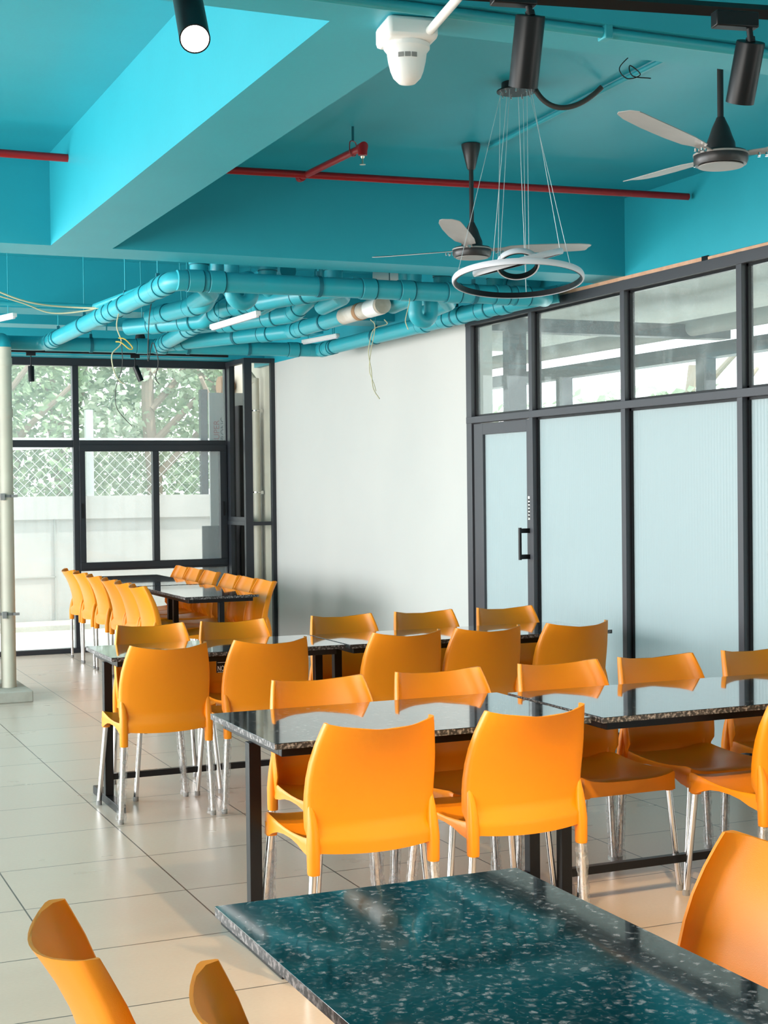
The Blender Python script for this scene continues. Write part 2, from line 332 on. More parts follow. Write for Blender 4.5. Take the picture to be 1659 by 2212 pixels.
# cross beams and the long beam, one poured frame
b = NB(); bb(b, (XL, 7.31, ZB), (XP, 7.62, ZC)); struct('trim_1', b, 'teal', smooth=False, label='teal cross beam in front of the drain pipes')
b = NB(); bb(b, (1.41, 3.56, ZB), (1.715, 7.31, ZC)); struct('trim_2', b, 'teal', smooth=False, label='teal long beam running diagonally through the picture')
b = NB(); bb(b, (XL, 3.32, ZB), (XP, 3.56, ZC)); struct('trim_3', b, 'teal', smooth=False, label='teal cross beam nearest the camera')
b = NB(); bb(b, (XL, 10.6, 2.84), (XP, 10.98, ZC)); struct('trim_4', b, 'teal', smooth=False, label='teal cross beam above the far tables')
b = NB(); bb(b, (XL, 12.15, 2.90), (XP, 12.45, ZC)); struct('trim_5', b, 'teal', smooth=False, label='teal cross beam near the windows')
b = NB(); bb(b, (XL, 13.75, 2.80), (XP, 14.16, ZC)); struct('trim_6', b, 'teal', smooth=False, label='teal lintel over the far windows')
b = NB(); bb(b, (XP, YB, 2.748), (XP+.22, YW, ZC)); struct('trim_7', b, 'teal', smooth=False, label='teal edge beam above the glass partition')
# right wall, white part
b = NB(); bb(b, (XP, 9.35, 0), (XP+.2, 13.49, 2.748)); struct('wall_right', b, 'white', smooth=False)
# back wall, and left wall with wide openings
b = NB(); bb(b, (XL, YB-.15, 0), (XP, YB, ZC)); struct('wall_back', b, 'white', smooth=False)
b = NB(); bb(b, (XL-.15, YB, 0), (XL, YW, .35)); bb(b, (XL-.15, YB, 2.75), (XL, YW, ZC))
bb(b, (XL-.15, YB, .35), (XL, 0, 2.75))
for y in (4.2, 8.3, 12.2): bb(b, (XL-.15, y, .35), (XL, y+.3, 2.75))
struct('wall_left', b, 'white', smooth=False)

# far windows ---------------------------------------------------------------
w1 = sempty('window_1', 'far window wall with black aluminium frames')
b = NB(); y0, y1 = YW-.03, YW+.05
def fr(b, x0, x1, z0, z1, a=y0, c=y1): bb(b, (x0, a, z0), (x1, c, z1))
fr(b, XL, 4.50, 2.727, 2.80); fr(b, XL, 4.50, 0, .045)
for x in (1.3, -.3, -1.9): fr(b, x, x+.055, .045, 2.727)
fr(b, 2.893, 2.95, .045, 2.727); fr(b, 4.40, 4.50, .045, 2.727)
fr(b, XL, 2.893, 1.955, 2.022); fr(b, 2.95, 4.40, 1.975, 2.022)
fr(b, 2.95, 4.40, .775, .80)
obj('window_frame', b, 'anth', w1, bevel=.002)
b = NB(); a, c = YW-.045, YW+.02
fr(b, 2.945, 4.405, 1.915, 1.978, a, c); fr(b, 2.945, 4.405, .795, .856, a, c); fr(b, 2.945, 3.0, .856, 1.915, a, c); fr(b, 4.335, 4.405, .856, 1.915, a, c); fr(b, 3.655, 3.715, .856, 1.915, a-.01, c)
obj('sliding_sash', b, 'anth', w1, bevel=.002)
b = NB(); bb(b, (4.36, YW-.055, 1.28), (4.375, YW-.045, 1.42)); bb(b, (2.96, YW-.055, 1.28), (2.975, YW-.045, 1.42)); obj('window_latch', b, 'black', w1)
b = NB()
for (x0, x1, z0, z1) in ((1.355, 2.893, 2.022, 2.727), (1.355, 2.893, .045, 1.955), (2.95, 4.40, 2.022, 2.727), (3.0, 3.655, .856, 1.915), (3.715, 4.335, .856, 1.915), (2.95, 4.40, .045, .775), (-.245, 1.3, .045, 2.727), (-1.845, -.3, .045, 2.727)):
    bb(b, (x0-.004, YW+.004, z0-.004), (x1+.004, YW+.009, z1+.004))
obj('pane', b, 'glass', w1, smooth=False)
# return bay of frames between the window and the white wall
w2 = sempty('window_2', 'narrow glazed return frame beside the white wall')
b = NB()
for (x0, x1) in ((4.405, 4.482), (4.675, 4.725)): bb(b, (x0, 13.45, 0), (x1, 13.50, 2.79))
bb(b, (4.482, 13.45, 2.745), (4.675, 13.50, 2.79)); bb(b, (4.482, 13.45, 1.19), (4.675, 13.50, 1.225)); bb(b, (4.482, 13.45, 0), (4.675, 13.50, .04))
bb(b, (4.405, 13.50, 2.745), (4.455, YW-.03, 2.79)); bb(b, (4.405, 13.50, 1.19), (4.455, YW-.03, 1.225)); bb(b, (4.405, 13.50, 0), (4.455, YW-.03, .04)); 
obj('window_frame', b, 'anth', w2, bevel=.002)
b = NB(); bb(b, (4.412, YW-.13, .04), (4.45, YW-.03, 2.745)); bb(b, (4.41, 13.50, 1.225), (4.45, YW-.03, 1.27)); obj('inner_stile', b, 'anth', w2)
b = NB(); bb(b, (4.48, 13.475, .04), (4.677, 13.48, 1.19)); bb(b, (4.48, 13.475, 1.225), (4.677, 13.48, 2.745)); obj('pane', b, 'glassc', w2, smooth=False)

# glass partition on the right ------------------------------------------------
w3 = sempty('window_3', 'dark grey framed glass partition with frosted lower panes')
posts = [9.27, 8.40, 7.305, 6.21, 5.12, 4.03, 2.94, 1.85, .76, -.33]
b = NB(); F0, F1 = XP-.012, XP+.042
bb(b, (F0, 9.27, 0), (F1+.02, 9.35, 2.73))
for y in posts[1:]: bb(b, (F0, y, 0), (F1+.02, y+.046, 2.73))
bb(b, (F0-.004, -.5, 2.668), (F1+.02, 9.35, 2.728)); bb(b, (F0-.002, -.5, 1.985), (F1+.02, 9.35, 2.03)); bb(b, (F0, -.5, 0), (F1+.02, 8.4, .06))
obj('partition_frame', b, 'anthl', w3, bevel=.002)
b = NB(); g0, g1 = XP+.02, XP+.05
for p, q in zip(posts, posts[1:]):
    lo = q+.046; hi = p
    for (za, zb) in ((2.03, 2.668), (.06, 1.985)):
        if p == 9.27 and za < 1: continue
        bb(b, (g0, lo, za), (g1, lo+.016, zb)); bb(b, (g0, hi-.016, za), (g1, hi, zb)); bb(b, (g0, lo, za), (g1, hi, za+.014)); bb(b, (g0, lo, zb-.014), (g1, hi, zb))
obj('glazing_bead', b, 'black', w3)
b = NB(); f = NB()
for p, q in zip(posts, posts[1:]):
    bb(b, (XP+.036, q+.05, 2.035), (XP+.042, p-.004, 2.665))
    if p != 9.27: bb(f, (XP+.034, q+.05, .064), (XP+.042, p-.004, 1.982))
obj('clear_pane', b, 'glass2', w3, smooth=False); obj('frosted_pane', f, 'frost', w3, smooth=False)
d1 = sempty('door_1', 'frosted glass door in a dark grey frame at the end of the partition')
b = NB(); D0, D1 = XP-.002, XP+.04
bb(b, (D0, 9.12, .01), (D1, 9.255, 1.978)); bb(b, (D0, 8.452, .01), (D1, 8.50, 1.978)); bb(b, (D0, 8.50, 1.90), (D1, 9.12, 1.978)); bb(b, (D0, 8.50, .01), (D1, 9.12, .12))
obj('door_frame', b, 'anthl', d1, bevel=.002)
b = NB(); bb(b, (XP+.018, 8.49, .11), (XP+.026, 9.13, 1.91)); obj('frosted_pane', b, 'frost', d1, smooth=False)
b = NB(); tube(b, [(XP-.07, 8.475, 1.06), (XP-.07, 8.475, 1.27)], .011); bb(b, (XP-.075, 8.463, 1.065), (XP-.002, 8.487, 1.095)); bb(b, (XP-.075, 8.463, 1.235), (XP-.002, 8.487, 1.265)); obj('door_handle', b, 'black', d1)
b = NB(); bb(b, (XP-.004, 8.458, 1.32), (XP, 8.482, 1.475)); lp = obj('lock_plate', b, 'chrome', d1)
b = NB()
for k in range(6): bb(b, (XP-.006, 8.463, 1.335+k*.022), (XP-.003, 8.477, 1.347+k*.022))
obj('lock_slot', b, 'black', lp)
# raw wood strip above the partition head
b = NB(); bb(b, (XP-.008, 7.0-.45, 2.728), (XP+.05, 8.17, 2.750)); bb(b, (XP-.008, -.5, 2.728), (XP+.05, 6.50, 2.745)); struct('trim_8', b, 'wood', smooth=False, label='raw wood packing strip above the partition frame')
b = NB(); bb(b, (XP-.012, 6.50, 2.726), (XP, 6.55, 2.752)); struct('trim_9', b, 'black', smooth=False)

# beyond the partition: covered passage with a second steel frame, planting and a bright forecourt
b = NB(); bb(b, (XP+.22, -2, 3.1), (9.0, 15.2, 3.2)); struct('ceiling_passage', b, 'grey', smooth=False)
b = NB(); bb(b, (XP+.25, 10.45, 2.78), (7.8, 10.6, 2.89)); bb(b, (XP+.9, 10.4, 0), (XP+1.06, 10.5, 2.8)); struct('trim_10', b, 'anth', smooth=False, label='dark steel cross beam in the passage beyond the partition')
b = NB(); bb(b, (7.45, 6, 2.60), (7.6, 15.2, 2.72))
for y in (7.2, 8.8, 10.35, 12.7, 15): bb(b, (7.45, y, 0), (7.57, y+.12, 2.6))
struct('trim_11', b, 'anth', smooth=False, label='outer steel frame beyond the passage')
b = NB(); tube(b, [(7.40, 6, 2.86), (7.40, 15.2, 2.86)], .07, 14); o = obj('gutter_pipe', b, 'concw'); tag(o, 'pale round gutter pipe along the outer steel frame, seen through the partition', 'pipe')
b = NB(); bb(b, (9.6, 4, 0), (9.75, 17.8, 2.05)); struct('wall_forecourt', b, 'concw', smooth=False)
b = NB(); bb(b, (14, 2, 0), (14.2, 17.5, 3.6)); struct('wall_opposite', b, 'concw', smooth=False)
b = NB(); bb(b, (9.57, 11.2, 2.05), (9.70, 13.2, 2.14)); o = obj('coping_board', b, 'redw', smooth=False); tag(o, 'short red board lying on the outer forecourt wall beyond the partition', 'board')
b = NB(); bb(b, (8.6, 14.2, 0), (9.3, 15.7, 2.35)); bb(b, (8.55, 14.15, 2.1), (9.35, 15.75, 2.45)); o = obj('water_tank', b, 'whitep', smooth=False, bevel=.02); tag(o, 'white box-shaped tank outside, seen at the left end of the partition glass', 'tank')

# outside ground and compound wall beyond the windows
b = NB(); bb(b, (-60, -40, -.3), (60, 80, -.08)); struct('ground', b, 'ground', smooth=False)
b = NB(); bb(b, (-12, 17.9, -.1), (4.5, 18.1, 1.475)); bb(b, (4.5, 17.9, -.1), (9.6, 18.1, 1.475)); bb(b, (-12, 17.86, 1.20), (9.6, 17.9, 1.475)); struct('wall_compound', b, 'concw', smooth=False)
b = NB(); bb(b, (2.2, 17.88, .50), (3.45, 17.905, .512)); bb(b, (3.44, 17.88, -.05), (3.452, 17.905, 1.2)); struct('trim_12', b, 'grey', smooth=False, label='panel joints of the compound wall')
b = NB(); bb(b, (-12, 17.2, -.08), (9, 17.88, -.02)); struct('trim_13', b, 'conc', smooth=False, label='gutter kerb at the foot of the compound wall')

# ------------------------------------------------------------------ chairs
def back_bm():
    b = NB(); rings = []
    V = [.425, .445, .465, .49, .52, .56, .60, .65, .70, .75, .79, .81]
    def interp(x, t):
        for (a, fa), (c, fc) in zip(t, t[1:]):
            if x <= c: return fa + (fc-fa)*max(0, (x-a))/(c-a)
        return t[-1][1]
    wt = [(.42, .203), (.50, .211), (.58, .2155), (.65, .214), (.70, .209), (.75, .199), (.79, .188), (.81, .181)]
    yt = [(.42, -.271), (.465, -.271), (.49, -.252), (.50, -.251), (.56, -.257), (.62, -.267), (.70, -.296), (.76, -.326), (.81, -.360)]
    st = [(.42, .028), (.56, .034), (.70, .042), (.81, .054)]
    ft = [(.42, .050), (.50, .048), (.60, .040), (.70, .036), (.81, .027)]
    for iz, z in enumerate(V):
        w, y, s, f = (interp(z, t) for t in (wt, yt, st, ft)); n = 12; ring = []
        lift = .021*max(0, (z-.62)/.19)**2
        def P(u, off): return (u*w, y + s*u*u + off, z + lift*u*u - (.010*(1-u*u) if iz == 0 else 0))
        for i in range(n+1): ring.append(P(-.955 + 1.91*i/n, 0))
        ring += [(w*.99, y+s+.003, z+lift), (w, y+s+.009, z+lift), (w, y+s+f, z+lift), (w-.003, y+s+f+.004, z+lift), (w-.009, y+s+f+.002, z+lift)]
        t = .0065
        for i in range(n+1): 
            u = .93 - 1.86*i/n; ring.append((u*w, y + s*u*u + t + (f*.35 if i in (0, n) else 0), z + lift*u*u - (.010*(1-u*u) if iz == 0 else 0)))
        ring += [(-w+.009, y+s+f+.002, z+lift), (-w+.003, y+s+f+.004, z+lift), (-w, y+s+f, z+lift), (-w, y+s+.009, z+lift), (-w*.99, y+s+.003, z+lift)]
        rings.append(ring)
    loft(b, rings)
    for sx in (-1, 1):                                      # leg sockets growing out of the lower corners
        rs = []
        for (z, r, x, y) in ((.358, .0185, .2035, -.236), (.365, .0195, .2035, -.236), (.44, .0205, .2035, -.235), (.49, .0185, .2025, -.230), (.53, .0145, .203, -.224), (.56, .009, .205, -.218), (.58, .004, .206, -.214)):
            ring = []
            for k in range(14):
                a = 2*math.pi*k/14; ca, sa = math.cos(a), math.sin(a)
                ring.append((sx*x + math.copysign(abs(ca)**.75, ca)*r*.95, y + math.copysign(abs(sa)**.75, sa)*r*1.1, z))
            rs.append(ring)
        loft(b, rs)
    return b
def seat_bm():
    b = NB(); rings = []
    st = [ # y, top at side, dish depth, half width, skirt bottom
        (-.245, .468, .030, .200, .420), (-.20, .462, .028, .204, .405), (-.15, .456, .024, .205, .412), (-.10, .452, .021, .205, .424), (-.04, .449, .018, .205, .430),
        (.03, .449, .016, .2045, .429), (.09, .452, .015, .204, .422), (.14, .457, .015, .2035, .408), (.18, .461, .015, .203, .393), (.205, .464, .016, .2025, .389), (.226, .4635, .017, .2015, .388), (.238, .460, .019, .1985, .389)]
    for iy, (y, zt, dd, w, zb) in enumerate(st):
        n = 14; ring = [(-w-.002, y, zb), (-w, y, (zt+zb)/2), (-w, y, zt-.006), (-w+.004, y, zt-.001)]
        for i in range(n+1):
            u = -.95+1.9*i/n; fr_ = iy >= len(st)-2
            ring.append((u*w, y + (.012*(1-u*u) if iy >= len(st)-3 else 0), zt - dd*(1-u**4)*(1.0) ))
        ring += [(w-.004, y, zt-.001), (w, y, zt-.006), (w, y, (zt+zb)/2), (w+.002, y, zb)]
        front = iy >= len(st)-2
        for i in range(9):
            u = .95-1.9*i/8; e = i in (0, 8)
            zz = (zb + .003*(1-u*u)) if front else (zb if e else zt-dd-.008)
            ring.append((u*w, y + (.012*(1-u*u) if iy >= len(st)-3 else 0), zz))
        rings.append(ring)
    loft(b, rings)
    for sx in (-1, 1):                                      # front corner sockets
        rs = []
        for (z, r) in ((.384, .0175), (.388, .0185), (.40, .0195), (.43, .021)):
            rs.append([(sx*.1835 + (math.copysign(abs(math.cos(a))**.7, math.cos(a)))*r, .216 + (math.copysign(abs(math.sin(a))**.7, math.sin(a)))*r, z) for a in [2*math.pi*k/14 for k in range(14)]])
        loft(b, rs)
    return b
def make_chair(label, group):
    t = thing('plastic_chair', label, 'chair', group=group)
    obj('seat', seat_bm(), 'orange', t, ang=50); obj('backrest', back_bm(), 'orange', t, ang=50)
    for sx in (-1, 1):
        for (a, c) in (((sx*.1845, .216, .40), (sx*.220, .2325, .012)), ((sx*.2035, -.236, .40), (sx*.222, -.2325, .012))):
            b = NB(); tube(b, [a, c], .0122, 16); l = obj('leg', b, 'chrome', t)
            b = NB(); tube(b, [(c[0], c[1], .022), (c[0], c[1], 0)], .0135, 16); obj('foot_cap', b, 'rubber', l)
    b = NB(); tube(b, [(-.10, -.235, .412), (-.10, -.235, .42)], .008, 10); obj('mould_plug', b, 'rubber', t)
    return t
def add_wrap(chair, sx, rear, full=1.0):
    r = random.Random(hash((round(chair.location.x*100), round(chair.location.y*100), sx, rear)))
    a, c = (Vector((sx*.2035, -.236, .355)), Vector((sx*.222, -.2325, .012))) if rear else (Vector((sx*.1845, .216, .37)), Vector((sx*.220, .2325, .012)))
    a = c + (a-c)*full
    b = NB(); n = 16; rings = []
    for i in range(n+1):
        t = i/n; p = a + (c-a)*t; rad = .0165 + r.uniform(0, .003) + (.004*r.random() if r.random() < .3 else 0)
        flare = max(0, t-.86)*.09
        rings.append([p + Vector((math.cos(q)*(rad+r.uniform(0, .0035)+flare*r.random()), math.sin(q)*(rad+r.uniform(0, .0035)+flare*r.random()), 0)) for q in [2*math.pi*k/12 for k in range(12)]])
    loft(b, rings, True, False)
    o = obj('protective_film', b, 'film', chair, smooth=True, ang=60); o['extra'] = 1; o['label'] = 'crumpled clear film left on the leg'
    return o
H = math.pi/2
C0 = None
def chair(x, y, rz, label, group, wraps=()):
    global C0
    if C0 is None:
        C0 = make_chair(label, group); C0.location = (x, y, 0); C0.rotation_euler = (0, 0, rz); c = C0
    else: c = dup(C0, (x, y, 0), rz, label, group)
    for (sx, rear, full) in wraps: add_wrap(c, sx, rear, full)
    return c
gB, gF, gL, gR, gN = 'orange chairs with their backs to the camera', 'orange chairs facing the camera across the tables', 'row of chairs left of the far tables', 'row of chairs right of the far tables', 'orange chairs around the nearest table'
# near side of the middle row (backs to camera)
chair(1.795, 4.475, 0, 'larger left one of the two big orange chairs seen from behind the nearest table', gB, ((-1, 0, .9), (1, 1, 1), (1, 0, 1)))
chair(2.335, 4.470, .02, 'right one of the two big orange chairs seen from behind the nearest table', gB, ((1, 1, 1), (-1, 0, 1)))
chair(3.440, 4.385, -.04, 'orange chair seen from behind, cut by the right picture edge', gB, ((-1, 1, 1),))
# far side of the middle row
F5 = [(1.985, 'leftmost behind the left middle table'), (2.49, 'second from the left behind the left middle table'), (3.03, 'at the seam of the two middle tables'), (3.50, 'behind the right middle table, between two others'), (4.02, 'behind the right middle table, cut by the right picture edge')]
for i, (x, s) in enumerate(F5):
    chair(x, 4.93, math.pi, 'facing orange chair '+s, gF, ((1, 1, 1), (-1, 1, 1)))
# near side of the back row
A5 = [(1.805, 'left end of the back row, film wrapped legs fully visible'), (2.305, 'second from the left in the back row'), (3.02, 'third from the left in the back row'), (3.475, 'fourth from the left in the back row'), (4.0, 'right end of the back row before the frosted panes')]
for i, (x, s) in enumerate(A5):
    chair(x, 6.975, 0, 'orange chair seen from behind, '+s, gB, ((-1, 1, 1), (1, 1, 1), (1, 0, 1)) if i == 0 else (((-1, 1, 1),) if i == 1 else ()))
A5f = [(1.99, 'leftmost across the back row table'), (2.45, 'second from the left across the back row table'), (3.09, 'third from the left across the back row'), (3.60, 'fourth from the left across the back row'), (4.13, 'rightmost across the back row, in front of the frosted door')]
for i, (x, s) in enumerate(A5f):
    chair(x, 7.445, math.pi, 'facing orange chair '+s, gF, ())
ordn = ['nearest the camera', 'second from the camera', 'third from the camera', 'fourth from the camera', 'fifth from the camera', 'farthest, by the window']
for y, s in zip((10.92, 11.39, 11.85, 12.42, 12.97, 13.47), ordn):
    chair(3.015, y, -H, 'orange chair in the row left of the far tables, '+s, gL, ())
for y, s in zip((10.94, 11.38, 11.82, 12.40, 12.90, 13.33), ordn):
    chair(3.455, y, H, 'pinkish lit orange chair in the row right of the far tables, '+s, gR, ())
chair(.775, 2.41, -H-.05, 'orange chair at bottom left, its curved backrest seen nearly edge on', gN)
chair(.93, 1.985, -H, 'orange chair showing only a backrest tip at the bottom edge left of the table', gN)
chair(1.575, 2.31, H+.06, 'pale lit orange chair back at the bottom right corner', gN)

# ------------------------------------------------------------------ tables
def table(name_label, x0, x1, y0, y1, along='x', legs=True):
    L, D = (x1-x0, y1-y0) if along == 'x' else (y1-y0, x1-x0)
    t = thing('granite_table', name_label, 'table', ((x0+x1)/2, (y0+y1)/2, 0), 0 if along == 'x' else H, 'black granite dining tables')
    b = NB(); bb(b, (-L/2, -D/2, .748), (L/2, D/2, .75)); obj('tabletop', b, 'granite', t, bevel=.0008)
    b = NB(); bb(b, (-L/2+.0006, -D/2+.0006, .730), (L/2-.0006, D/2-.0006, .748)); obj('slab_edge', b, 'gedge', t)
    b = NB(); i = .035; w = .03
    bb(b, (-L/2+i, -D/2+i, .70), (L/2-i, -D/2+i+w, .73)); bb(b, (-L/2+i, D/2-i-w, .70), (L/2-i, D/2-i, .73))
    bb(b, (-L/2+i, -D/2+i+w, .70), (-L/2+i+w, D/2-i-w, .73)); bb(b, (L/2-i-w, -D/2+i+w, .70), (L/2-i, D/2-i-w, .73))
    obj('apron_frame', b, 'black', t, bevel=.002)
    for s in (-1, 1):
        c = s*(L/2-.043); b = NB(); bb(b, (c-.021, -.021, .04), (c+.021, .021, .70)); lg = obj('leg', b, 'black', t, bevel=.002)
        b = NB(); bb(b, (c-.021, -D/2+.02, .0), (c+.021, D/2-.02, .04)); obj('foot_bar', b, 'black', lg, bevel=.002)
    b = NB(); bb(b, (-L/2+.064, -.015, .115), (L/2-.064, .015, .145)); obj('stretcher', b, 'black', t, bevel=.002)
    return t
table('nearest black granite table filling the bottom of the picture', .816, 1.472, 1.2, 2.715, 'y')
table('black granite table of the middle row, left one, behind the two largest chairs', 1.512, 2.660, 4.36, 5.05)
table('black granite table of the middle row, right one, running out of the picture', 2.690, 4.25, 4.33, 5.02)
table('black granite table at the left end of the back row', 1.597, 2.795, 6.945, 7.52)
table('black granite table at the right end of the back row, near the partition', 2.81, 4.365, 6.925, 7.50)
table('nearer of the two granite tables standing lengthwise before the window', 2.98, 3.55, 10.55, 11.90, 'y')
table('farther granite table touching the window end of the room', 2.98, 3.55, 11.98, 13.53, 'y')
# small black notice under the back table
t = thing('table_notice', 'small black notice with white letters NO hanging under the back left table', 'sign', (ony(467.5, 1438, 6.99).x+.035, 6.99, ony(469.5, 1438, 6.99).z))

b = NB(); bb(b, (-.035, -.002, -.035), (.075, .002, .035)); bb(b, (.0, .0, .03), (.04, .001, .702-t.location.z)); obj('plate', b, 'black', t)
def text(s, size, m, parent, loc, rot, name='lettering', ext=.0006):
    cu = bpy.data.curves.new('txt', 'FONT'); cu.body = s; cu.size = size; cu.extrude = ext; cu.align_x = 'LEFT'
    o = bpy.data.objects.new('txt', cu); COL.objects.link(o)
    dg = bpy.context.evaluated_depsgraph_get(); me = bpy.data.meshes.new_from_object(o.evaluated_get(dg)); COL.objects.unlink(o); bpy.data.objects.remove(o)
    me.materials.clear(); me.materials.append(M[m]); q = bpy.data.objects.new(name, me); COL.objects.link(q); q.parent = parent; q.location = loc; q.rotation_euler = rot; return q
text('NO', .036, 'signw', t, (-.031, -.003, -.026), (H, 0, 0)).scale = (.62, 1, 1)
b = NB(); bb(b, (-.03, -.0032, .014), (.06, -.0026, .016)); bb(b, (-.03, -.0032, -.033), (.06, -.0026, -.031)); obj('rule_line', b, 'signw', t)

# ------------------------------------------------------------------ column foot and cream downpipe at left
b = NB(); bb(b, (1.38, 10.95, 0), (1.935, 11.75, .08)); o = obj('column_plinth', b, 'conc', smooth=False, bevel=.006); o['kind'] = 'structure'; o.name = 'baseboard_column'
b = NB(); bb(b, (1.42, 11.2, 0), (1.70, 11.5, 2.84)); struct('wall_column', b, 'white', smooth=False)
pc = onz(19.5, 1484, .08); PX, PY = pc.x, pc.y
t = thing('downpipe', 'cream drain downpipe standing on a plinth at the left edge', 'pipe', (PX, PY, 0))
b = NB(); tube(b, [(0, 0, .08), (0, 0, 2.62)], .055, 24); obj('pipe', b, 'cream', t)
for z in (2.48, 2.10): b = NB(); tube(b, [(0, 0, z), (0, 0, z+.06)], .060, 24); obj('collar', b, 'cream', t)
for z in (1.50, .62): b = NB(); tube(b, [(0, 0, z), (0, 0, z+.02)], .057, 24); bb(b, (.03, -.07, z), (.075, -.06, z+.02)); bb(b, (-.05, -.075, z-.02), (-.02, -.05, z+.03)); obj('clamp', b, 'rubber', t)

# ------------------------------------------------------------------ drain pipes under the ceiling
PR = .055; ZP = 2.68
def pipe(label, path, rings=(), clamps=(), r=PR, mt='tealpipe', group='teal drain pipes below the ceiling', name='drain_pipe', bends=.09, hang=()):
    """path: corner points; rings/clamps: distances along the path"""
    P = [Vector(p) for p in path]; o0 = P[0]
    pts = [P[0]]
    for a, c, e in zip(P, P[1:], P[2:]): pts += arc(a, c, e, bends)
    pts.append(P[-1])
    t = thing(name, label, 'pipe', o0, 0, group)
    b = NB(); tube(b, [p-o0 for p in pts], r, 22); obj('pipe', b, mt, t)
    seg = [0]
    for a, c in zip(pts, pts[1:]): seg.append(seg[-1]+(c-a).length)
    def at(s):
        s = max(0, min(s, seg[-1]-1e-4))
        for i in range(len(seg)-1):
            if seg[i+1] >= s:
                f = (s-seg[i])/(seg[i+1]-seg[i]+1e-9); return pts[i].lerp(pts[i+1], f)-o0, (pts[i+1]-pts[i]).normalized()
    for s in rings:
        p, d = at(s); b = NB(); tube(b, [p-d*.045, p-d*.040, p+d*.040, p+d*.045], [r+.001, r+.006, r+.006, r+.001], 22); c = obj('coupling', b, mt, t)
        for sg in (-1, 1): b = NB(); tube(b, [p+d*sg*.049, p+d*sg*.045], r+.0045, 22); obj('joint_ring', b, 'tealdark', c)
    for s in clamps:
        p, d = at(s); b = NB(); tube(b, [p-d*.012, p+d*.012], r+.005, 22); u = Vector((0, 0, 1)); bb(b, p+Vector((-.01, -.008, r)), p+Vector((.01, .008, r+.03))); c = obj('clamp', b, 'tealdark', t)
        b = NB(); tube(b, [p+Vector((0, 0, r+.02)), Vector((p.x, p.y, ZC-o0.z))], .004, 8); obj('hanger_rod', b, 'tealpipe', c)
    return t
pipe('long teal pipe running level along the cross beam, nearest of the pipes', [(2.18, 7.80, ZP), (4.42, 7.80, ZP), (4.56, 7.98, ZP+.02)], (.22, .1, 1.12, 1.36, 1.66, 1.98, 2.12), (.82, 1.8))
pipe('thick teal pipe slanting from the beam elbow down to the left column', [(2.30, 7.80, ZP), (2.17, 7.80, ZP), (2.17, 11.50, ZP), (1.8, 11.50, ZP), (PX, PY+.02, ZP), (PX, PY, 2.60)], (.28, .42, .72, 1.5, 1.68, 1.86, 3.45, 3.62), (.45, 1.22, 2.4, 3.3))
pipe('teal pipe running level along the window side, lowest of the pipes', [(2.17, 11.52, ZP), (4.36, 11.42, ZP)], (.75, .9, 2.0), (.35, 1.12, 1.62))
pipe('teal pipe along the top of the white wall', [(4.30, 11.42, ZP), (4.40, 11.42, ZP), (4.40, 8.55, ZP), (4.50, 8.10, ZP+.02), (4.66, 7.98, ZP+.05)], (.16, .3, 2.1, 2.45, 2.68, 3.0, 3.2), (.4, 1.25, 2.62), bends=.06)
pipe('teal pipe slanting between the elbows in the middle of the pipe group', [(3.06, 11.52, ZP), (2.80, 8.9, ZP), (3.12, 8.2, ZP+.02), (3.3, 7.95, ZP+.04)], (.12, .3, .45, 1.45, 1.62, 1.78, 1.92, 2.5, 2.75, 2.9, 3.3), (.5, 1.3, 2.3))
pipe('teal pipe running right below the white tube light', [(3.05, 11.3, ZP), (3.67, 10.08, ZP), (3.68, 9.1, ZP)], (.2, 1.1, 1.42, 1.6), (.8, 2.0), bends=.2)
o = pipe('grimy unpainted white pipe length before its teal end, right of the middle', [(3.68, 9.12, ZP), (3.68, 8.45, ZP)], (), (), r=.0545, mt='greyp'); 
b = NB(); tube(b, [(0, -.28, 0), (0, -.33, 0)], .0575, 22); obj('tape_band', b, 'rust', o); b = NB(); tube(b, [(0, -.46, 0), (0, -.64, 0)], .058, 22); obj('coupling', b, 'whitep', o)
pipe('teal branch pipe behind the white tube light', [(3.02, 9.75, ZP-.01), (3.32, 9.12, ZP), (3.34, 8.6, ZP+.12), (3.34, 8.6, ZC)], (.12, .5, .78), (), bends=.12)
pipe('teal branch pipe left of the middle elbow', [(2.48, 9.5, ZP), (2.62, 8.75, ZP), (2.64, 8.5, ZP+.15), (2.64, 8.5, ZC)], (.2, .6), (), bends=.1)
pipe('lower teal branch pipe tucked behind the left slanting pipe', [(2.42, 9.9, ZP-.03), (2.80, 9.35, ZP-.03), (2.86, 9.1, ZP+.1), (2.86, 9.1, ZC)], (.25, .52), (), bends=.1)
def trap(label, x, y, w, top, low):
    pipe(label, [(x, y, ZC), (x, y, low), (x+w, y+.02, low), (x+w, y+.02, low+.15), (x+w, y+.5, low+.17)], (.12,), (), r=.042, bends=w*.49)
trap('teal U-shaped trap below the left end of the beam pipes', 2.56, 8.02, .125, ZC, 2.60)
trap('teal U-shaped trap above the wall pipe, beside the door end', 3.70, 8.02, .115, ZC, 2.535)
for i, (px, y) in enumerate(((430, 8.35), (495, 8.6), (578, 8.45), (720, 8.3), (880, 8.1), (955, 8.35), (1070, 8.3))):
    q = ony(px, 590, y); pipe(['first', 'second', 'third', 'fourth', 'fifth', 'sixth', 'seventh'][i]+' from the left of the short teal risers showing between beam and pipes', [(q.x, y, ZC), (q.x, y, 2.76), (q.x+.12, y+.16, 2.72), (q.x+.12, y+.5, 2.70)], (.18, .3), (), bends=.05)
for i, (px, py, y) in enumerate(((620, 585, 8.6), (1150, 607, 8.25))):
    q = ony(px, py, y); pipe(['open ended teal pipe stub seen behind the beam pipe, left one', 'open ended teal pipe stub by the ring pendant'][i], [q+Vector((-.05, .45, 0)), q+Vector((0, -.02, .0))], (.2,), ())
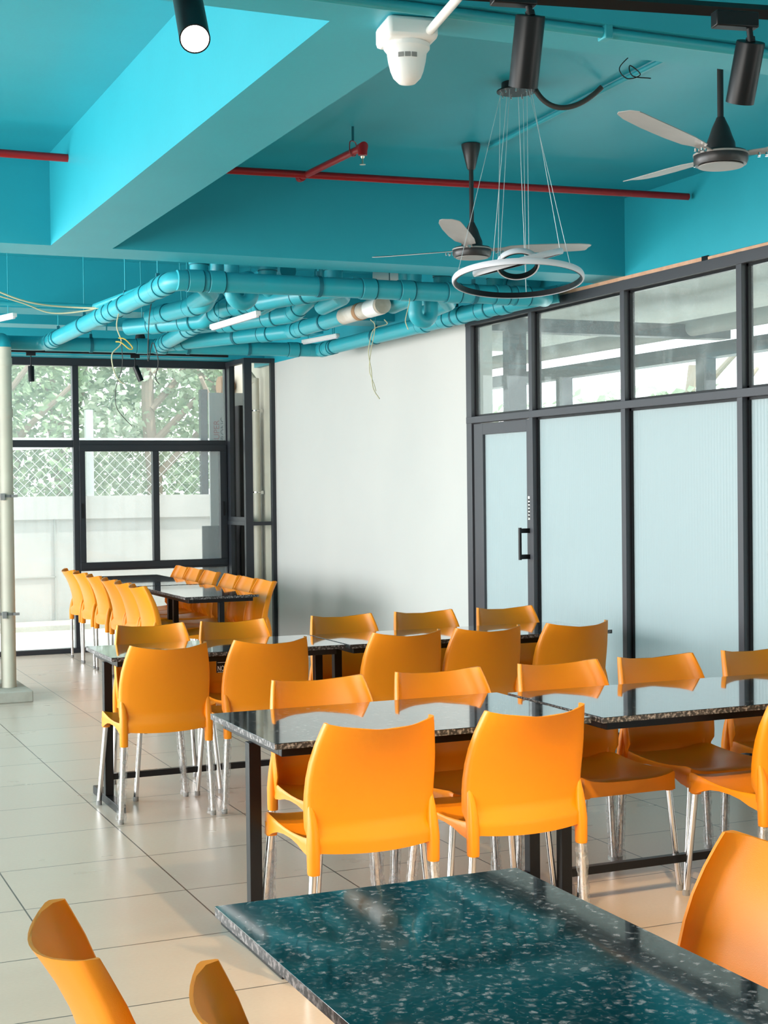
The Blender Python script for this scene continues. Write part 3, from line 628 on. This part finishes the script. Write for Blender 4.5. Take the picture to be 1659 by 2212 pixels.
q = ony(865, 600, 8.3); pipe('short unpainted white elbow peeping over the long beam pipe', [q+Vector((-.14, .1, 0)), q+Vector((.06, .0, .0)), q+Vector((.1, .0, .15))], (.15,), (), mt='whitep', bends=.06)
# small conduits
def conduit(label, pts, r=.012, mt='tealpipe', name='conduit', cat_='conduit', n=10, group=None):
    o0 = Vector(pts[0]); b = NB(); tube(b, [Vector(p)-o0 for p in pts], r, n); o = obj(name, b, mt); o.location = o0; return tag(o, label, cat_, group)
o = conduit('open ended teal conduit above the left slanting pipe', [onz(205, 662, 2.74), onz(345, 610, 2.74)], .020); 
b = NB(); e = onz(345, 610, 2.74)-onz(205, 662, 2.74); tube(b, [e*1.0-e.normalized()*.002, e+e.normalized()*.001], .016, 14); obj('conduit_mouth', b, 'black', o)
conduit('thin teal conduit under the far beam at left', [(XL+.5, 10.02, 2.80), (2.24, 10.05, 2.80)], .016)
for i, (px, py, pz) in enumerate(((228, 567, 663), (303, 565, 628), (388, 568, 600))):
    a = onz(px, py, ZC); conduit(['long', 'middle', 'short'][i]+' thin teal hanger rod left of the beam elbow', [a, (a.x+.01*i, a.y, 2.70)], .005, name='hanger_rod', cat_='rod', group='ceiling hanger rods')
conduit('teal conduit clipped along the nearest beam', [(XL+.5, 3.345, 2.735), (XP-.05, 3.345, 2.735)], .0145, n=14)
b = NB(); bb(b, (-.012, -.02, -.02), (.012, .02, .026)); q = onz(1310, 70, 2.735); o = obj('conduit_saddle', b, 'tealpipe', bevel=.003); o.location = (q.x, 3.345, 2.736); tag(o, 'small teal saddle clip on the conduit of the nearest beam', 'clip')
c1 = onz(1045, 318, 3.185); c2 = onz(1455, 118, 3.185)
conduit('thin teal ceiling conduit from the left fan towards the camera', [c1+Vector((.03, 0, 0)), c2], .011)
# red sprinkler main
t = thing('sprinkler_main', 'long red sprinkler pipe crossing under the ceiling right of the long beam', 'pipe', (1.715, 6.9, 3.085))
b = NB(); e1 = onz(1487, 425, 3.085); tube(b, [(0, 0, 0), e1-Vector((1.715, 6.9, 3.085))], .0185, 16); obj('pipe', b, 'red', t)
j = onz(650, 383, 3.085)-t.location; h = onz(783, 318, 3.085)-t.location
b = NB(); tube(b, [j, h], .0165, 16); lathe(b, [(.021, -.02), (.0225, 0), (.021, .02)], j, 16, (h-j).to_track_quat('Z', 'Y').to_matrix()); br = obj('branch_pipe', b, 'red', t)
b = NB(); tube(b, [h-(h-j).normalized()*.03, h+(h-j).normalized()*.01, h+Vector((0, 0, -.012)), h+Vector((0, 0, -.036))], [.021, .024, .0225, .021], 16); obj('elbow', b, 'red', br)
b = NB(); lathe(b, [(.010, -.040), (.009, -.046), (.004, -.052), (.004, -.075), (.014, -.077), (.014, -.079)], h, 14); obj('sprinkler_head', b, 'brass', br)
hr = h-(h-j).normalized()*.10
b = NB(); tube(b, [hr+Vector((0, 0, .05)), Vector((hr.x, hr.y, ZC-t.location.z))], .006, 10); hg = obj('hanger_rod', b, 'tealdark', t)
b = NB(); tube(b, cat([hr+Vector((0, 0, .05)), hr+Vector((-.02, -.012, .04)), hr+Vector((-.02, -.012, -.005)), hr+Vector((0, 0, -.021)), hr+Vector((.02, .012, -.005)), hr+Vector((.02, .012, .04)), hr+Vector((0, 0, .05))]), .0025, 6); obj('pipe_loop', b, 'red', hg)
b = NB(); q = j.lerp(h, .32); tube(b, [q-(h-j).normalized()*.03+Vector((-.004, -.012, -.006)), q+(h-j).normalized()*.06+Vector((.0, -.012, -.006))], [.008, .002], 8); obj('white_sticker', b, 'whitep', br)
a0 = Vector((XL+.2, 6.93, 3.085)); e0 = Vector((1.42, 6.87, 3.085)); b = NB(); tube(b, [Vector((0, 0, 0)), e0-a0], .0185, 16); o = obj('sprinkler_pipe', b, 'red'); o.location = a0; tag(o, 'short red sprinkler pipe left of the long beam, ending at it', 'pipe')
# ------------------------------------------------------------------ ceiling fans
def blade_bm():
    b = NB(); st = [(.09, .020, 0), (.15, .026, 0), (.18, .050, 0), (.28, .062, 0), (.42, .064, 0), (.54, .059, .003), (.600, .050, .010), (.618, .040, .016), (.622, .022, .022)]
    rings = []
    for (r, w, sk) in st:
        tw = math.radians(-9); z = .008+.030*(r-.09)/.5
        rings.append([(r, sk+w*math.cos(tw), z+w*math.sin(tw)+.0015), (r, sk, z+.004), (r, sk-w*math.cos(tw), z-w*math.sin(tw)+.0015), (r, sk-w*math.cos(tw), z-w*math.sin(tw)-.0015), (r, sk, z+.001), (r, sk+w*math.cos(tw), z+w*math.sin(tw)-.0015)])
    loft(b, rings); return b
def fan(label, x, y, zm, angs, zc=ZC):
    t = thing('ceiling_fan', label, 'fan', (x, y, zm), 0, 'three bladed ceiling fans')
    b = NB(); lathe(b, [(.030, -.006), (.062, -.034), (.088, -.030), (.094, -.016), (.094, .004), (.088, .014), (.05, .02)][::1], n=36); obj('motor', b, 'fandark', t)
    b = NB(); lathe(b, [(.0955, .002), (.0955, .008), (.090, .010)], n=36); lathe(b, [(.072, -.0355), (.078, -.0335), (.078, -.036)], n=36); obj('trim_ring', b, 'fanblade', t)
    b = NB(); lathe(b, [(.052, .02), (.050, .045), (.040, .07), (.030, .10), (.018, .125), (.014, .135)], n=28); obj('lower_cowl', b, 'fandark', t)
    b = NB(); lathe(b, [(.011, .12), (.011, zc-zm-.06)], n=16); obj('down_rod', b, 'fandark', t)
    b = NB(); lathe(b, [(.016, zc-zm-.125), (.020, zc-zm-.12), (.045, zc-zm-.02), (.047, zc-zm-.004), (.040, zc-zm)], n=28); obj('upper_canopy', b, 'fandark', t)
    for a in angs:
        bl = obj('blade', blade_bm(), 'fanblade', t); bl.rotation_euler = (0, 0, a)
        b = NB()
        for r in (.13, .155): lathe(b, [(.005, .004), (.005, -.006)], (r, .012, 0), 10); lathe(b, [(.005, .004), (.005, -.006)], (r, -.012, 0), 10)
        s = obj('blade_screw', b, 'chrome', bl)
    return t
CR = math.atan2(BX.y, BX.x)
fc = (3.26, 6.40, 2.685); a = math.radians(113)
fan('left ceiling fan behind the ring pendant', *fc, [a, a+2*math.pi/3, a+4*math.pi/3])
q = onz(1557, 338, 2.685); f2 = (q.x, q.y, 2.685); a = math.radians(85)
fan('right ceiling fan cut by the right edge of the picture', *f2, [a, a+2*math.pi/3, a+4*math.pi/3])
# ------------------------------------------------------------------ ring pendant
PXY = (2.946, 5.37)
t = thing('ring_pendant', 'three ring pendant lamp hanging on thin steel wires', 'lamp', (PXY[0], PXY[1], ZC))
b = NB(); lathe(b, [(.06, 0), (.062, -.03), (.080, -.032), (.080, -.037), (.05, -.038)], n=36); cn = obj('canopy', b, 'black', t)
for k in range(9): b = NB(); lathe(b, [(.003, -.036), (.003, -.05)], (.065*math.cos(k*.7), .065*math.sin(k*.7), 0), 8); obj('wire_grip', b, 'chrome', cn)
def ring(R, zc, nrm, off=(0, 0), hgt=.022, thk=.011, wires=3, ph=0.):
    q = Vector(nrm).normalized().to_track_quat('Z', 'Y').to_matrix(); c = Vector((off[0], off[1], zc-ZC))
    def rg(r, z, n=72): return [q@Vector((r*math.cos(2*math.pi*k/n), r*math.sin(2*math.pi*k/n), z))+c for k in range(n)]
    b = NB(); loft(b, [rg(R-thk, -hgt/2), rg(R-thk, hgt/2), rg(R-.004, hgt/2), rg(R-.004, -hgt/2), rg(R-thk, -hgt/2)], cap=False); o = obj('ring_frame', b, 'black', t)
    b = NB(); loft(b, [rg(R-.004, -hgt/2-.001), rg(R+.001, -hgt/2-.001), rg(R+.004, -hgt/4), rg(R+.004, hgt/4), rg(R+.001, hgt/2+.001), rg(R-.004, hgt/2+.001), rg(R-.004, -hgt/2-.001)], cap=False); obj('diffuser', b, 'silicone', o)
    for k in range(wires):
        an = ph+2*math.pi*k/wires; p = q@Vector(((R-thk/2)*math.cos(an), (R-thk/2)*math.sin(an), hgt/2))+c
        dd = Vector((p.x, p.y)).normalized()*.065; b = NB(); tube(b, [p, Vector((dd.x, dd.y, -.04))], .0011, 6); obj('suspension_wire', b, 'steelwire', t)
vw = Vector((BF.x, BF.y, 0)).normalized(); rt = Vector((BX.x, BX.y, 0)).normalized()
up = Vector((0, 0, 1))
ring(.268, 2.397, up*1+vw*.13, ph=.3)
ring(.187, 2.465, up*1 - rt*.25 - vw*.10, ph=1.2)
ring(.086, 2.458, up*1+vw*.62, ph=2.1)
# black flexible tube from the canopy to the conduit, loose wires
s = Vector((PXY[0], PXY[1], ZC-.02)) + rt*.075
e = onz(1300, 188, 3.18)
conduit('black flexible tube sagging from the pendant canopy to the conduit', bez(s, s+rt*.06+Vector((0, 0, -.12)), e-rt*.1+Vector((0, 0, -.10)), e, 20), .011, 'corddark', 'flexible_tube', 'tube', 12)
p = onz(1366, 113, ZC)
b = NB(); lathe(b, [(.045, 0), (.045, -.004), (.03, -.006)], n=28); o = obj('ceiling_box_cover', b, 'tape'); o.location = p; tag(o, 'round painted box cover on the ceiling with loose black wires', 'cover')
conduit('loose black wires hanging in a loop from the round ceiling cover', cat([p+Vector((0, 0, -.004)), p-rt*.05+Vector((0, 0, -.06)), p-rt*.02+Vector((0, 0, -.10)), p+rt*.03+Vector((0, 0, -.085)), p-rt*.01+Vector((0, 0, -.05)), p+rt*.0+Vector((0, 0, -.09)), p+rt*.07+Vector((0, 0, -.10))]), .0022, 'black', 'loose_wire', 'wire', 6)
# ------------------------------------------------------------------ track and spots near the camera
ta = onz(1155, -6, 2.70); tb = onz(1659, 27, 2.70); td = (tb-ta).normalized()
b = NB(); tube(b, [ta-td*1.3-ta, tb+td*.6-ta], .018, 4); o = obj('light_track', b, 'black', smooth=False); o.location = ta; tag(o, 'black ceiling light track crossing the top right corner', 'light track')
for i in range(3):
    h = ta + td*(-.9+i*1.1)
    conduit('black rod holding the light track, '+['left', 'middle', 'right'][i]+' one', [h+Vector((0, 0, .03)), Vector((h.x, h.y, ZC))], .004, 'black', 'track_rod', 'rod', 8, 'track hanging rods')
def spot(label, top, bot, r, lit=0, adapter=None, scale=1.0, col=(1, .78, .5), aim=None):
    top, bot = Vector(top), Vector(bot); d = (bot-top).normalized(); L = (bot-top).length
    t = thing('track_spotlight', label, 'spotlight', top, 0, 'black cylinder track spotlights'); q = d.to_track_quat('Z', 'Y').to_matrix()
    b = NB(); lathe(b, [(r*.3, -.001), (r*.97, 0), (r, .003), (r, L), (r*.90, L), (r*.88, L-.012), (r*.2, L-.013)], n=36, rot=q); obj('housing', b, 'black', t, ang=30)
    b = NB(); lathe(b, [(r*.93, L-.002), (r*.86, L+.0008), (r*.1, L+.001)] if 'glow' in label else [(r*.87, L-.012), (r*.8, L-.009), (r*.1, L-.0088)], n=32, rot=q); obj('lens', b, 'lens' if lit else 'lensoff', t)
    b = NB(); ax = Vector(adapter) if adapter else top+Vector((0, 0, .06)); lathe(b, [(r*.22, 0), (r*.22, max(.02, (ax-top).length))], (0, 0, 0), 14, rot=(ax-top).to_track_quat('Z', 'Y').to_matrix()); lathe(b, [(r*.32, -.002), (r*.32, .010)], (0, 0, 0), 14, rot=(ax-top).to_track_quat('Z', 'Y').to_matrix()); obj('swivel', b, 'black', t)
    rr = Matrix.Rotation(math.atan2(td.y, td.x), 3, 'Z'); c = ax-top+Vector((0, 0, .016))-td*.036*(scale > .9)
    b = NB(); box(b, c, (.105*scale, .034*scale, .036*scale), rr); obj('adapter', b, 'black', t, bevel=.003)
    if lit:
        l = bpy.data.lights.new('spot_beam', 'SPOT'); l.energy = lit; l.spot_size = math.radians(84); l.spot_blend = .8; l.color = col; l.shadow_soft_size = .03
        lo = bpy.data.objects.new('spot_beam', l); COL.objects.link(lo); lo.parent = t; lo.location = d*(L+.01)
        dd = (Vector(aim)-bot) if aim else d; lo.rotation_euler = dd.to_track_quat('-Z', 'Y').to_euler()
    return t
FS = 3.40
s1t, s1b = atf(1146, 33, FS), atf(1130, 188, FS+.06)
spot('black track spotlight hanging over the ring pendant canopy, middle one', s1t, s1b, .0345, 150, (s1t.x-.004, s1t.y+.002, s1t.z+.022), aim=(1.95, 4.1, .55), col=(1, .74, .42))
s3t, s3b = atf(1622, 90, FS), atf(1598, 222, FS+.06)
spot('black track spotlight in the top right corner', s3t, s3b, .033, 230, (s3t.x-.004, s3t.y+.0, s3t.z+.030), aim=(2.75, 3.7, 0), col=(1, .70, .38))
s2t, s2b = atf(395, -60, 3.45), atf(421, 84, 3.18)
spot('glowing black track spotlight at the top left', s2t, s2b, .0335, 120, (s2t.x, s2t.y, s2t.z+.05), col=(1, .80, .58), aim=(1.75, 2.35, .6))
# far track with two spots before the window
ya = 13.3
b = NB(); bb(b, (1.2, ya-.015, 2.775), (4.2, ya+.015, 2.80)); o = obj('window_light_track', b, 'black', smooth=False); tag(o, 'black light track in front of the far window head', 'light track')
for px, dx, s in ((67, 0, 'left'), (298, .05, 'right')):
    q = ony(px-(6 if dx else 0), 791, ya); spot('small black spotlight hanging before the far window, '+s+' one', (q.x, ya, q.z), (q.x+dx, ya-.01, q.z-.135), .027, 0, (q.x, ya, 2.745), .8)
# detector box with white conduit
q = onz(872, 50, ZB)
t = thing('detector', 'white domed detector on a square box at the top of the picture', 'detector', (q.x+.006, q.y-.004, ZB))
rz = Matrix.Rotation(-.15, 3, 'Z')
b = NB(); box(b, (0, 0, -.028), (.135, .135, .056), rz); obj('junction_box', b, 'whitep', t, bevel=.012)
b = NB(); lathe(b, [(.055, -.052), (.0605, -.058), (.060, -.068), (.052, -.078), (.049, -.10), (.043, -.125), (.036, -.142), (.022, -.156), (.004, -.160)], n=36); dm = obj('dome', b, 'whitep', t)
b = NB()
for k in range(3): 
    a = -2.3+k*.35; box(b, (.0505*math.cos(a), .0505*math.sin(a), -.094), (.014, .0012, .012), Matrix.Rotation(a+H, 3, 'Z'))
obj('small_label', b, 'rubber', dm)
cs = Vector((.035, -.062, -.036)); ce = atf(1050, -75, 3.25)-t.location
b = NB(); tube(b, [cs, ce], .0115, 14); obj('white_conduit', b, 'whitep', t)
# white tube lights inside the pipe group
def batten(label, a, c):
    o0 = Vector(a); t = thing('tube_light', label, 'tube light', o0, 0, 'white tube lights'); d = Vector(c)-o0; r = d.to_track_quat('X', 'Z').to_matrix()
    b = NB(); box(b, d/2, (d.length, .035, .028), r); obj('batten', b, 'whitep', t, bevel=.004)
    b = NB(); box(b, d/2+Vector((0, 0, -.018)), (d.length*.97, .022, .012), r); obj('diffuser', b, 'silicone', t, bevel=.004)
    b = NB()
    for f in (.15, .85): tube(b, [d*f, Vector(((d*f).x, (d*f).y, ZC-o0.z))], .003, 6)
    obj('hanger_rod', b, 'tealpipe', t)
batten('white tube light hanging among the teal pipes left of centre', onz(458, 706, 2.56), onz(558, 676, 2.56))
batten('white tube light glimpsed above the wall pipe', onz(655, 738, 2.74), onz(730, 724, 2.74))
batten('white tube light end at the left edge', onz(-60, 700, 2.72), onz(32, 680, 2.72))
b = NB(); lathe(b, [(.0, .0), (.045, 0), (.042, .05), (.03, .085), (.01, .10), (.008, .465)], n=24); o = obj('fan_canopy', b, 'fandark'); q = onz(303, 738, 2.75); o.location = (q.x, q.y, 2.735); tag(o, 'dark dome shaped fitting peeping over the window side pipe', 'fitting')
# hanging cables
def zpt(px, py, y): return ony(px, py, y)
conduit('cream cable drooping along the left beam to the slanting pipe', cat([zpt(-40, 615, 9.6), zpt(60, 652, 9.6), zpt(160, 664, 9.6), zpt(250, 663, 9.4), zpt(300, 645, 9.2), zpt(322, 627, 9.0)]), .006, 'cord', 'hanging_cable', 'cable', 6)
conduit('second cream cable drooping at the far left below the beam', cat([zpt(-40, 628, 9.7), zpt(50, 655, 9.7), zpt(110, 676, 9.7), zpt(180, 672, 9.6), zpt(230, 660, 9.5)]), .005, 'cord', 'hanging_cable', 'cable', 6)
conduit('cream cable looped round the slanting pipe and dangling over the window', cat([zpt(268, 640, 9.0), zpt(252, 700, 9.0), zpt(262, 740, 9.0), zpt(242, 765, 9.0), zpt(246, 800, 9.0), zpt(258, 822, 9.0), zpt(270, 830, 9.0)]), .0042, 'cord', 'hanging_cable', 'cable', 6)
conduit('yellow cable tied in a bow under the slanting pipe', cat([zpt(256, 730, 9.0), zpt(270, 733, 8.98), zpt(286, 750, 8.97), zpt(280, 754, 8.97), zpt(262, 740, 8.98), zpt(250, 738, 9.0)]), .004, 'cordy', 'hanging_cable', 'cable', 6)
conduit('thin dark cable falling from the bow to the window transom', cat([zpt(262, 735, 9.02), zpt(264, 790, 9.02), zpt(250, 840, 9.02), zpt(252, 880, 9.02), zpt(270, 905, 9.02), zpt(285, 920, 9.02)]), .0025, 'corddark', 'hanging_cable', 'cable', 6)
conduit('dark red cable hanging in a loop right of the bow', cat([zpt(318, 625, 8.6), zpt(330, 630, 8.6), zpt(322, 690, 8.6), zpt(320, 780, 8.6), zpt(330, 740, 8.61), zpt(342, 780, 8.61), zpt(336, 815, 8.61), zpt(344, 830, 8.61)]), .003, 'corddark', 'hanging_cable', 'cable', 6)
conduit('cream twisted cable dangling in front of the white wall', cat([zpt(830, 690, 8.6), zpt(836, 700, 8.6), zpt(812, 708, 8.6), zpt(803, 722, 8.6), zpt(796, 760, 8.6), zpt(802, 800, 8.6), zpt(806, 838, 8.6), zpt(820, 862, 8.6)]), .0032, 'cord', 'hanging_cable', 'cable', 6)
conduit('second strand of twisted cable dangling in front of the white wall', cat([zpt(800, 690, 8.62), zpt(810, 706, 8.62), zpt(801, 760, 8.62), zpt(798, 800, 8.62), zpt(808, 830, 8.62), zpt(812, 845, 8.62)]), .0028, 'cord', 'hanging_cable', 'cable', 6)
conduit('short yellow cable end hanging by the trap', cat([zpt(885, 636, 7.79), zpt(884, 655, 7.74), zpt(878, 680, 7.72), zpt(876, 695, 7.72), zpt(882, 712, 7.72)]), .003, 'cord', 'hanging_cable', 'cable', 6)

# ------------------------------------------------------------------ outside the far window
# fence on the compound wall
t = thing('chain_link_fence', 'chain link fence with pale posts on top of the compound wall', 'fence', (2, 18, 1.475))
b = NB(); 
for k in range(70):
    x = -2.4 + k*.13
    for s in (-1, 1): tube(b, [(x, 0, 0), (x+s*.68, 0, .68)], .0025, 4, False)
obj('wire_mesh', b, 'steelwire', t, smooth=False)
for x in (-1.6, 0.05, 1.9, 3.35):
    b = NB(); bb(b, (x-.045, -.045, 0), (x+.045, .045, 1.05 if x < 3 else 1.32)); obj('fence_post', b, 'anth' if x > 3 else 'steelwire', t, smooth=False)
b = NB(); tube(b, [(-2.5, 0, .69), (7, 0, .69)], .018, 8); obj('top_rail', b, 'steelwire', t)
b = NB(); tube(b, [(-2.5, 0, .45), (1.6, 0, .60)], .02, 8); obj('slanting_rail', b, 'steelwire', t)
def leaves(b, c, R, n, rnd, size):
    for _ in range(n):
        while True:
            d = Vector((rnd.uniform(-1, 1), rnd.uniform(-1, 1), rnd.uniform(-1, 1)))
            if .15 < d.length < 1: break
        p = Vector(c) + Vector((d.x*R[0], d.y*R[1], d.z*R[2])); L = size*rnd.uniform(.6, 1.4); w = L*.30
        a = Vector((rnd.uniform(-1, 1), rnd.uniform(-1, 1), rnd.uniform(-.9, .4))).normalized(); u, v = frame_at(a); th = rnd.uniform(0, 6.28); s = u*math.cos(th)+v*math.sin(th); nn = a.cross(s)
        vs = [b.verts.new(q) for q in (p, p+a*L*.4+s*w, p+a*L+nn*L*.12, p+a*L*.4-s*w)]; b.faces.new(vs)
def tree(label, x, y, h, clumps, seed, mt='leaf', kind='tree', size=.12, n=900):
    rnd = random.Random(seed); t = thing('leafy_tree', label, 'tree', (x, y, -.08), 0, 'trees outside the windows')
    b = NB(); tube(b, cat([(0, 0, 0), (.05, 0, h*.3), (-.03, .05, h*.6), (.1, 0, h)]), [.13*(1-.028*i) for i in range(19)], 10)
    for k in range(5):
        z = h*(.35+.1*k); an = rnd.uniform(0, 6.28); tube(b, cat([(0, 0, z), (.5*math.cos(an), .5*math.sin(an), z+.5), (1.1*math.cos(an+.3), 1.1*math.sin(an+.3), z+1.1)], 4), [.06-.004*i for i in range(9)], 8)
    obj('trunk', b, 'bark', t)
    b = NB()
    for (cx, cy, cz, r) in clumps: leaves(b, (cx, cy, cz), (r, r*.8, r*.75), int(n*r*r), rnd, size)
    f = obj('foliage', b, mt, t, smooth=False)
    return t
tree('broad leaved tree outside, behind the left window pane', 3.1, 20.0, 4.2, [(-.9, 0, 3.0, 1.0), (.1, -.3, 2.5, .9), (.5, .2, 3.5, 1.0), (-.4, .3, 1.9, .8), (.6, 0, 1.7, .7), (-1.4, 0, 1.9, .9)], 1)
tree('tall tree outside with pale branching trunk, behind the middle of the window', 5.3, 20.4, 5, [(-.6, 0, 4.0, .8), (.4, 0, 3.3, .6), (-.9, -.2, 2.6, .8), (0, .8, 2.2, .9), (-.5, .3, 1.6, .7), (.6, .6, 3.9, .9)], 2, 'leafl')
tree('bushy tree outside, behind the right window pane', 6.6, 19.8, 4.5, [(0, 0, 3.6, .9), (-.3, .2, 2.7, .8), (.4, 0, 2.0, .9), (-.6, 0, 1.7, .6), (.9, .2, 3.0, 1.0)], 3)
tree('dense tree farther back beyond the fence', 4.4, 22.5, 5.5, [(-2, 0, 3, 1.4), (0, 0, 3.4, 1.4), (1.8, 0, 3.2, 1.4), (3.4, 0, 3.5, 1.3), (-3, 0, 4.4, 1.3), (1, 0, 4.8, 1.3), (-1, 0, 1.9, 1.2), (1.2, 0, 1.9, 1.2), (3, 0, 1.8, 1.2)], 4, 'leaf', size=.15, n=700)
tree('second broad shrub tree outside, nearer, seen through the partition glass', 11.8, 10.8, 3.0, [(0, 0, 2.3, .8), (.2, -1.5, 2.4, .9), (0, 1.5, 2.3, .9)], 6, 'leafl', size=.16)
tree('broad shrub tree outside seen through the partition glass', 11.6, 16.5, 3.2, [(0, 0, 2.3, .9), (.2, -1.2, 2.2, .9), (0, 1.4, 2.3, .9), (.3, 3, 2.3, 1), (.2, -2.6, 2.2, .8), (0, 4.6, 2.3, 1)], 5, 'leafl', size=.15)
# boards leaning outside by the return bay
t = thing('leaning_board', 'tall grey printed board leaning outside behind the right end of the window', 'board', (4.43, 14.45, -.08))
b = NB(); bb(b, (-.07, 0, 0), (.30, .03, 2.60)); obj('board', b, 'boardg', t, smooth=False)
xr = ony(473.5, 930, 14.45).x-4.43; xb = ony(486, 930, 14.45).x-4.43
text('SUPER', .085, 'lettred', t, (xr, -.003, 2.36-.275), (H, -H, 0)); text('STRONG', .080, 'lettblk', t, (xb+.008, -.003, 2.36-.325), (H, -H, 0))
b = NB(); bb(b, (.02, -.06, 0), (.30, -.03, 1.25)); o = obj('cabinet_board', b, 'anth', smooth=False); o.location = (4.25, 14.5, -.08); tag(o, 'low dark board outside below the printed board', 'board')
b = NB(); bb(b, (-.02, 0, 0), (.02, .32, 2.42)); o = obj('dark_panel', b, 'black', smooth=False); o.location = (4.56, 14.02, -.05); tag(o, 'tall black panel standing behind the narrow return frame', 'panel')
# back lining of the niche with a cream pipe
b = NB(); bb(b, (XP+.06, 13.5, -.08), (XP+.2, 15.3, 3.2)); struct('wall_niche', b, 'cream', smooth=False)
t = thing('niche_pipe', 'cream vertical pipe with clamps behind the narrow return frame', 'pipe', (4.695, 13.98, 0), 0)
b = NB(); tube(b, cat([(0, 0, -.05), (0, 0, 1), (0, 0, 2.5), (-.01, 0, 2.6), (-.08, .05, 2.72)]), .037, 18); obj('pipe', b, 'cream', t)
for z in (1.5, 2.31): b = NB(); tube(b, [(0, 0, z), (0, 0, z+.012)], .040, 18); bb(b, (.035, -.02, z-.012), (.065, .0, z+.02)); obj('clamp', b, 'chrome', t)
b = NB(); lathe(b, [(.0, 0), (.10, 0), (.11, .05), (.09, .14), (.03, .18)], n=24, rot=Matrix.Rotation(H, 3, 'Y')); o = obj('exhaust_cowl', b, 'rust'); o.location = (4.60, 14.9, 2.62); tag(o, 'brown and white round cowl outside above the printed board', 'cowl')
